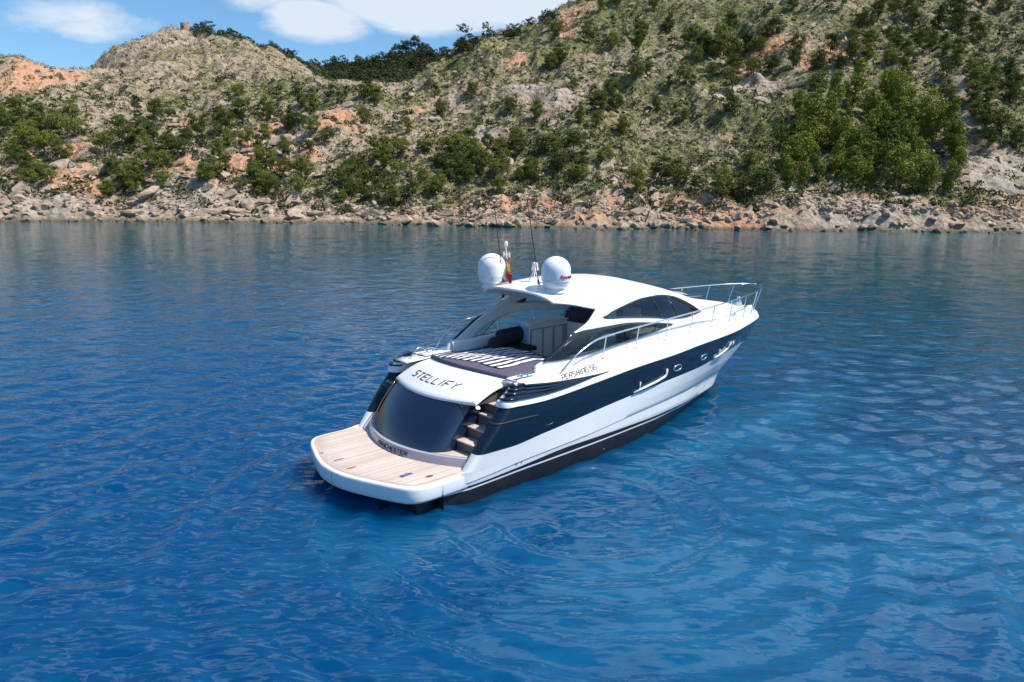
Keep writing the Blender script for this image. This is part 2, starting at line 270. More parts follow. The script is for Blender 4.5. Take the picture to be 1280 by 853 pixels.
# ============================== the sea ==============================
def sea_material():
    m, n, l, p = new_mat('sea_water')
    g = nd(n, 'ShaderNodeNewGeometry')
    # colour of the bay: pale shelf along the shore, blue up close, teal farther out
    sh = nd(n, 'ShaderNodeAttribute', attribute_name='shelf')
    mid = nd(n, 'ShaderNodeAttribute', attribute_name='reach')
    t = nd(n, 'ShaderNodeTexNoise', _Scale=.035, _Detail=3); l.new(g.outputs['Position'], t.inputs['Vector'])
    ramp = nd(n, 'ShaderNodeMix', data_type='RGBA')
    ramp.inputs['A'].default_value = (.0, .044, .132, 1); ramp.inputs['B'].default_value = (.0, .058, .090, 1)
    ad = nd(n, 'ShaderNodeMath', operation='MULTIPLY_ADD'); l.new(t.outputs['Fac'], ad.inputs[0]); ad.inputs[1].default_value = .5
    l.new(mid.outputs['Fac'], ad.inputs[2]); sb = nd(n, 'ShaderNodeMath', operation='SUBTRACT', use_clamp=True); l.new(ad.outputs[0], sb.inputs[0]); sb.inputs[1].default_value = .25
    l.new(sb.outputs[0], ramp.inputs['Factor'])
    r2 = nd(n, 'ShaderNodeMix', data_type='RGBA'); l.new(sh.outputs['Fac'], r2.inputs['Factor']); l.new(ramp.outputs['Result'], r2.inputs['A']); r2.inputs['B'].default_value = (.03, .17, .17, 1)
    st = nd(n, 'ShaderNodeAttribute', attribute_name='painted_glint')
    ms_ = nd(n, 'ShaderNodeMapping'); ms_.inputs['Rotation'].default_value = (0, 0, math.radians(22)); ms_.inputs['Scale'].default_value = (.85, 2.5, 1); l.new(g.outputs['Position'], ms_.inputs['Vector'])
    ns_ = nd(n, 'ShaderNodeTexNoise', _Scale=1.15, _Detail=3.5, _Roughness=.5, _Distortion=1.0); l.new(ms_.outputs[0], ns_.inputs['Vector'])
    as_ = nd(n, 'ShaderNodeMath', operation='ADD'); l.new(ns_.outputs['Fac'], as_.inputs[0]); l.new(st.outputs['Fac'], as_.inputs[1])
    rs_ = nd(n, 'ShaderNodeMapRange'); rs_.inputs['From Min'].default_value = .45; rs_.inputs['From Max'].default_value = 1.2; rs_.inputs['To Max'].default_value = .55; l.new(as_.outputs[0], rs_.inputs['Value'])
    r3 = nd(n, 'ShaderNodeMix', data_type='RGBA'); l.new(rs_.outputs[0], r3.inputs['Factor']); l.new(r2.outputs['Result'], r3.inputs['A']); r3.inputs['B'].default_value = (.012, .135, .25, 1)  # teal lightening painted in for bright reflections
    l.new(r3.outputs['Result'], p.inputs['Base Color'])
    p.inputs['Roughness'].default_value = .04; p.inputs['IOR'].default_value = 1.333
    # light goes down into clear water and comes back spread out
    p.subsurface_method = 'BURLEY'; p.inputs['Subsurface Weight'].default_value = 1.0; p.inputs['Subsurface Radius'].default_value = (1.0, 1.4, 1.8); p.inputs['Subsurface Scale'].default_value = 1.0
    # ripples too small for the mesh
    mp = nd(n, 'ShaderNodeMapping'); mp.inputs['Rotation'].default_value = (0, 0, math.radians(25)); mp.inputs['Scale'].default_value = (.8, 2.9, 1)
    l.new(g.outputs['Position'], mp.inputs['Vector'])
    a = nd(n, 'ShaderNodeTexNoise', _Scale=1.1, _Detail=2.0, _Roughness=.45); l.new(mp.outputs[0], a.inputs['Vector'])
    mp2 = nd(n, 'ShaderNodeMapping'); mp2.inputs['Rotation'].default_value = (0, 0, math.radians(-35)); mp2.inputs['Scale'].default_value = (1, 1.6, 1)
    l.new(g.outputs['Position'], mp2.inputs['Vector'])
    b = nd(n, 'ShaderNodeTexNoise', _Scale=4.2, _Detail=1.5, _Roughness=.4); l.new(mp2.outputs[0], b.inputs['Vector'])
    calm = nd(n, 'ShaderNodeTexNoise', _Scale=.09, _Detail=2); l.new(g.outputs['Position'], calm.inputs['Vector'])
    cr = nd(n, 'ShaderNodeMapRange'); cr.inputs['From Min'].default_value = .35; cr.inputs['From Max'].default_value = .65; cr.inputs['To Min'].default_value = .35; cr.inputs['To Max'].default_value = 1.0
    l.new(calm.outputs['Fac'], cr.inputs['Value'])
    sc = nd(n, 'ShaderNodeMath', operation='MULTIPLY'); l.new(b.outputs['Fac'], sc.inputs[0]); l.new(cr.outputs[0], sc.inputs[1])
    b1 = nd(n, 'ShaderNodeBump', _Strength=1.0, _Distance=.042); l.new(a.outputs['Fac'], b1.inputs['Height'])
    b2 = nd(n, 'ShaderNodeBump', _Strength=1.0, _Distance=.016); l.new(sc.outputs[0], b2.inputs['Height']); l.new(b1.outputs[0], b2.inputs['Normal'])
    l.new(b2.outputs[0], p.inputs['Normal'])
    return m
def build_sea():
    R = np.random.default_rng(3)
    az = np.concatenate([np.linspace(-180, -62, 30)[:-1], np.linspace(-62, 62, 900), np.linspace(62, 180, 30)[1:]])
    r = [1.5]
    while r[-1] < 240: r.append(r[-1]+max(.06, r[-1]*.0065))
    r += [300, 500, 1000, 2500, 6000]; r = np.array(r)
    A, Rr = np.meshgrid(np.radians(az), r, indexing='ij')
    X = Rr*np.sin(A); Y = Rr*np.cos(A); Z = np.zeros_like(X)
    sp = np.maximum(.06, Rr*.0065)
    D = np.hypot(X-4, Y-14)                         # distance from the water beside the hull
    left = np.clip((2-X)/30, 0, 1)
    for k in range(46):
        lam = .40*1.062**k; th = math.radians(R.normal(-62, 36)); ph = R.uniform(0, 6.28)
        amp = .0085*lam**.9*R.uniform(.5, 1.2)*(1 if lam < 1.0 else (1.0/lam)**1.1)
        w = np.clip((lam/sp-2.5)/3, 0, 1)
        mod = .35+1.3*vnoise(X/(lam*7)+k*3.1, Y/(lam*7)+k*1.7, k)
        q = 2*math.pi/lam
        wob = .8*(vnoise(X/(lam*4), Y/(lam*4), k+50)-.5)*2
        Z += amp*w*mod*(1-.62*np.exp(-(np.hypot(X-1.8, Y-12.5)/9)**2))*(1-.25*left)*np.sin(q*(X*math.cos(th)+Y*math.sin(th))+ph+wob*2.2)
    # rings spreading from the yacht's stern quarter
    for cx, cy, lam, a0, dec in ((1.6, 15.0, .90, .034, 14), (1.8, 15.2, .52, .014, 9), (1.6, 14.8, 1.35, .026, 18), (8.0, 21, 1.05, .018, 14), (8.5, 21, .65, .009, 11)):
        d = np.hypot(X-cx, Y-cy); w = np.clip((lam/sp-2.5)/3, 0, 1)
        wob = (vnoise(X/4.5, Y/4.5, 77)-.5)*2.6
        Z += a0*w*np.exp(-d/dec)*np.clip(d/2, 0, 1)*np.sin(2*math.pi*d/lam+wob)*(.5+vnoise(X/2.5, Y/2.5, 9))
    Z *= np.clip((230-Rr)/60, 0, 1)
    g, dr = ground(X, Y, False)
    shelf = np.clip((dr+9)/9, 0, 1)**1.5*.8
    # the sandy shallows at the right end of the bay
    shelf = np.maximum(shelf, np.clip((dr+34)/34, 0, 1)*np.clip((np.degrees(A)-22)/12, 0, 1)*.8)
    shelf[np.abs(A) > math.radians(60)] = 0
    reach = np.clip(np.clip((Rr-18)/60, 0, 1)+.30*np.clip((X+2)/26, 0, 1), 0, 1)
    # bright streaks of reflected light painted into the water colour to starboard
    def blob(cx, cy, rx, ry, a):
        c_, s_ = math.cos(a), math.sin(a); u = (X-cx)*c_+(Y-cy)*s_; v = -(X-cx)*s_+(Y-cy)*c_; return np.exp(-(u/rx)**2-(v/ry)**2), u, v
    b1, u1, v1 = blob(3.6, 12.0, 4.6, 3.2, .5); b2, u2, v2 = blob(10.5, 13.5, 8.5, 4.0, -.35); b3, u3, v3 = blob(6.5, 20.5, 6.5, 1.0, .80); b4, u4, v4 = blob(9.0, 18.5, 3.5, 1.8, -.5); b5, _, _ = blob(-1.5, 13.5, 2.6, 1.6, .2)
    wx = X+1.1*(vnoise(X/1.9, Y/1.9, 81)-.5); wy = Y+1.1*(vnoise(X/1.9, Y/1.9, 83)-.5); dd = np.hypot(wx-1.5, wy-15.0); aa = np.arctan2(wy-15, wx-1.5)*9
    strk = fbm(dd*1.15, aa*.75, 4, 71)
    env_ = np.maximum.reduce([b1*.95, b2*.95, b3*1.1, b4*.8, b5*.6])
    painted_glint = np.clip(env_*.62+(strk-.5)*.55, 0, .75)*np.clip(env_*4, 0, 1)
    a, b = X.shape; I = np.arange(a*b).reshape(a, b)
    F = np.stack([I[:-1, :-1], I[:-1, 1:], I[1:, 1:], I[1:, :-1]], -1).reshape(-1, 4)[:, ::-1]
    V = np.stack([X, Y, Z], -1).reshape(-1, 3)
    # nadir cap
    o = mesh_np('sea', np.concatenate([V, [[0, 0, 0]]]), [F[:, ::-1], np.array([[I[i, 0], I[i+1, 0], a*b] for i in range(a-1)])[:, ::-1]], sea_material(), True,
                attrs=dict(shelf=np.append(shelf.ravel(), 0), reach=np.append(reach.ravel(), 0), painted_glint=np.append(painted_glint.ravel(), 0)))
    me = o.data
    nrm = me.polygons[0].normal
    if nrm.z < 0: me.flip_normals()
    tag(o, kind='structure')
    return o
build_sea()

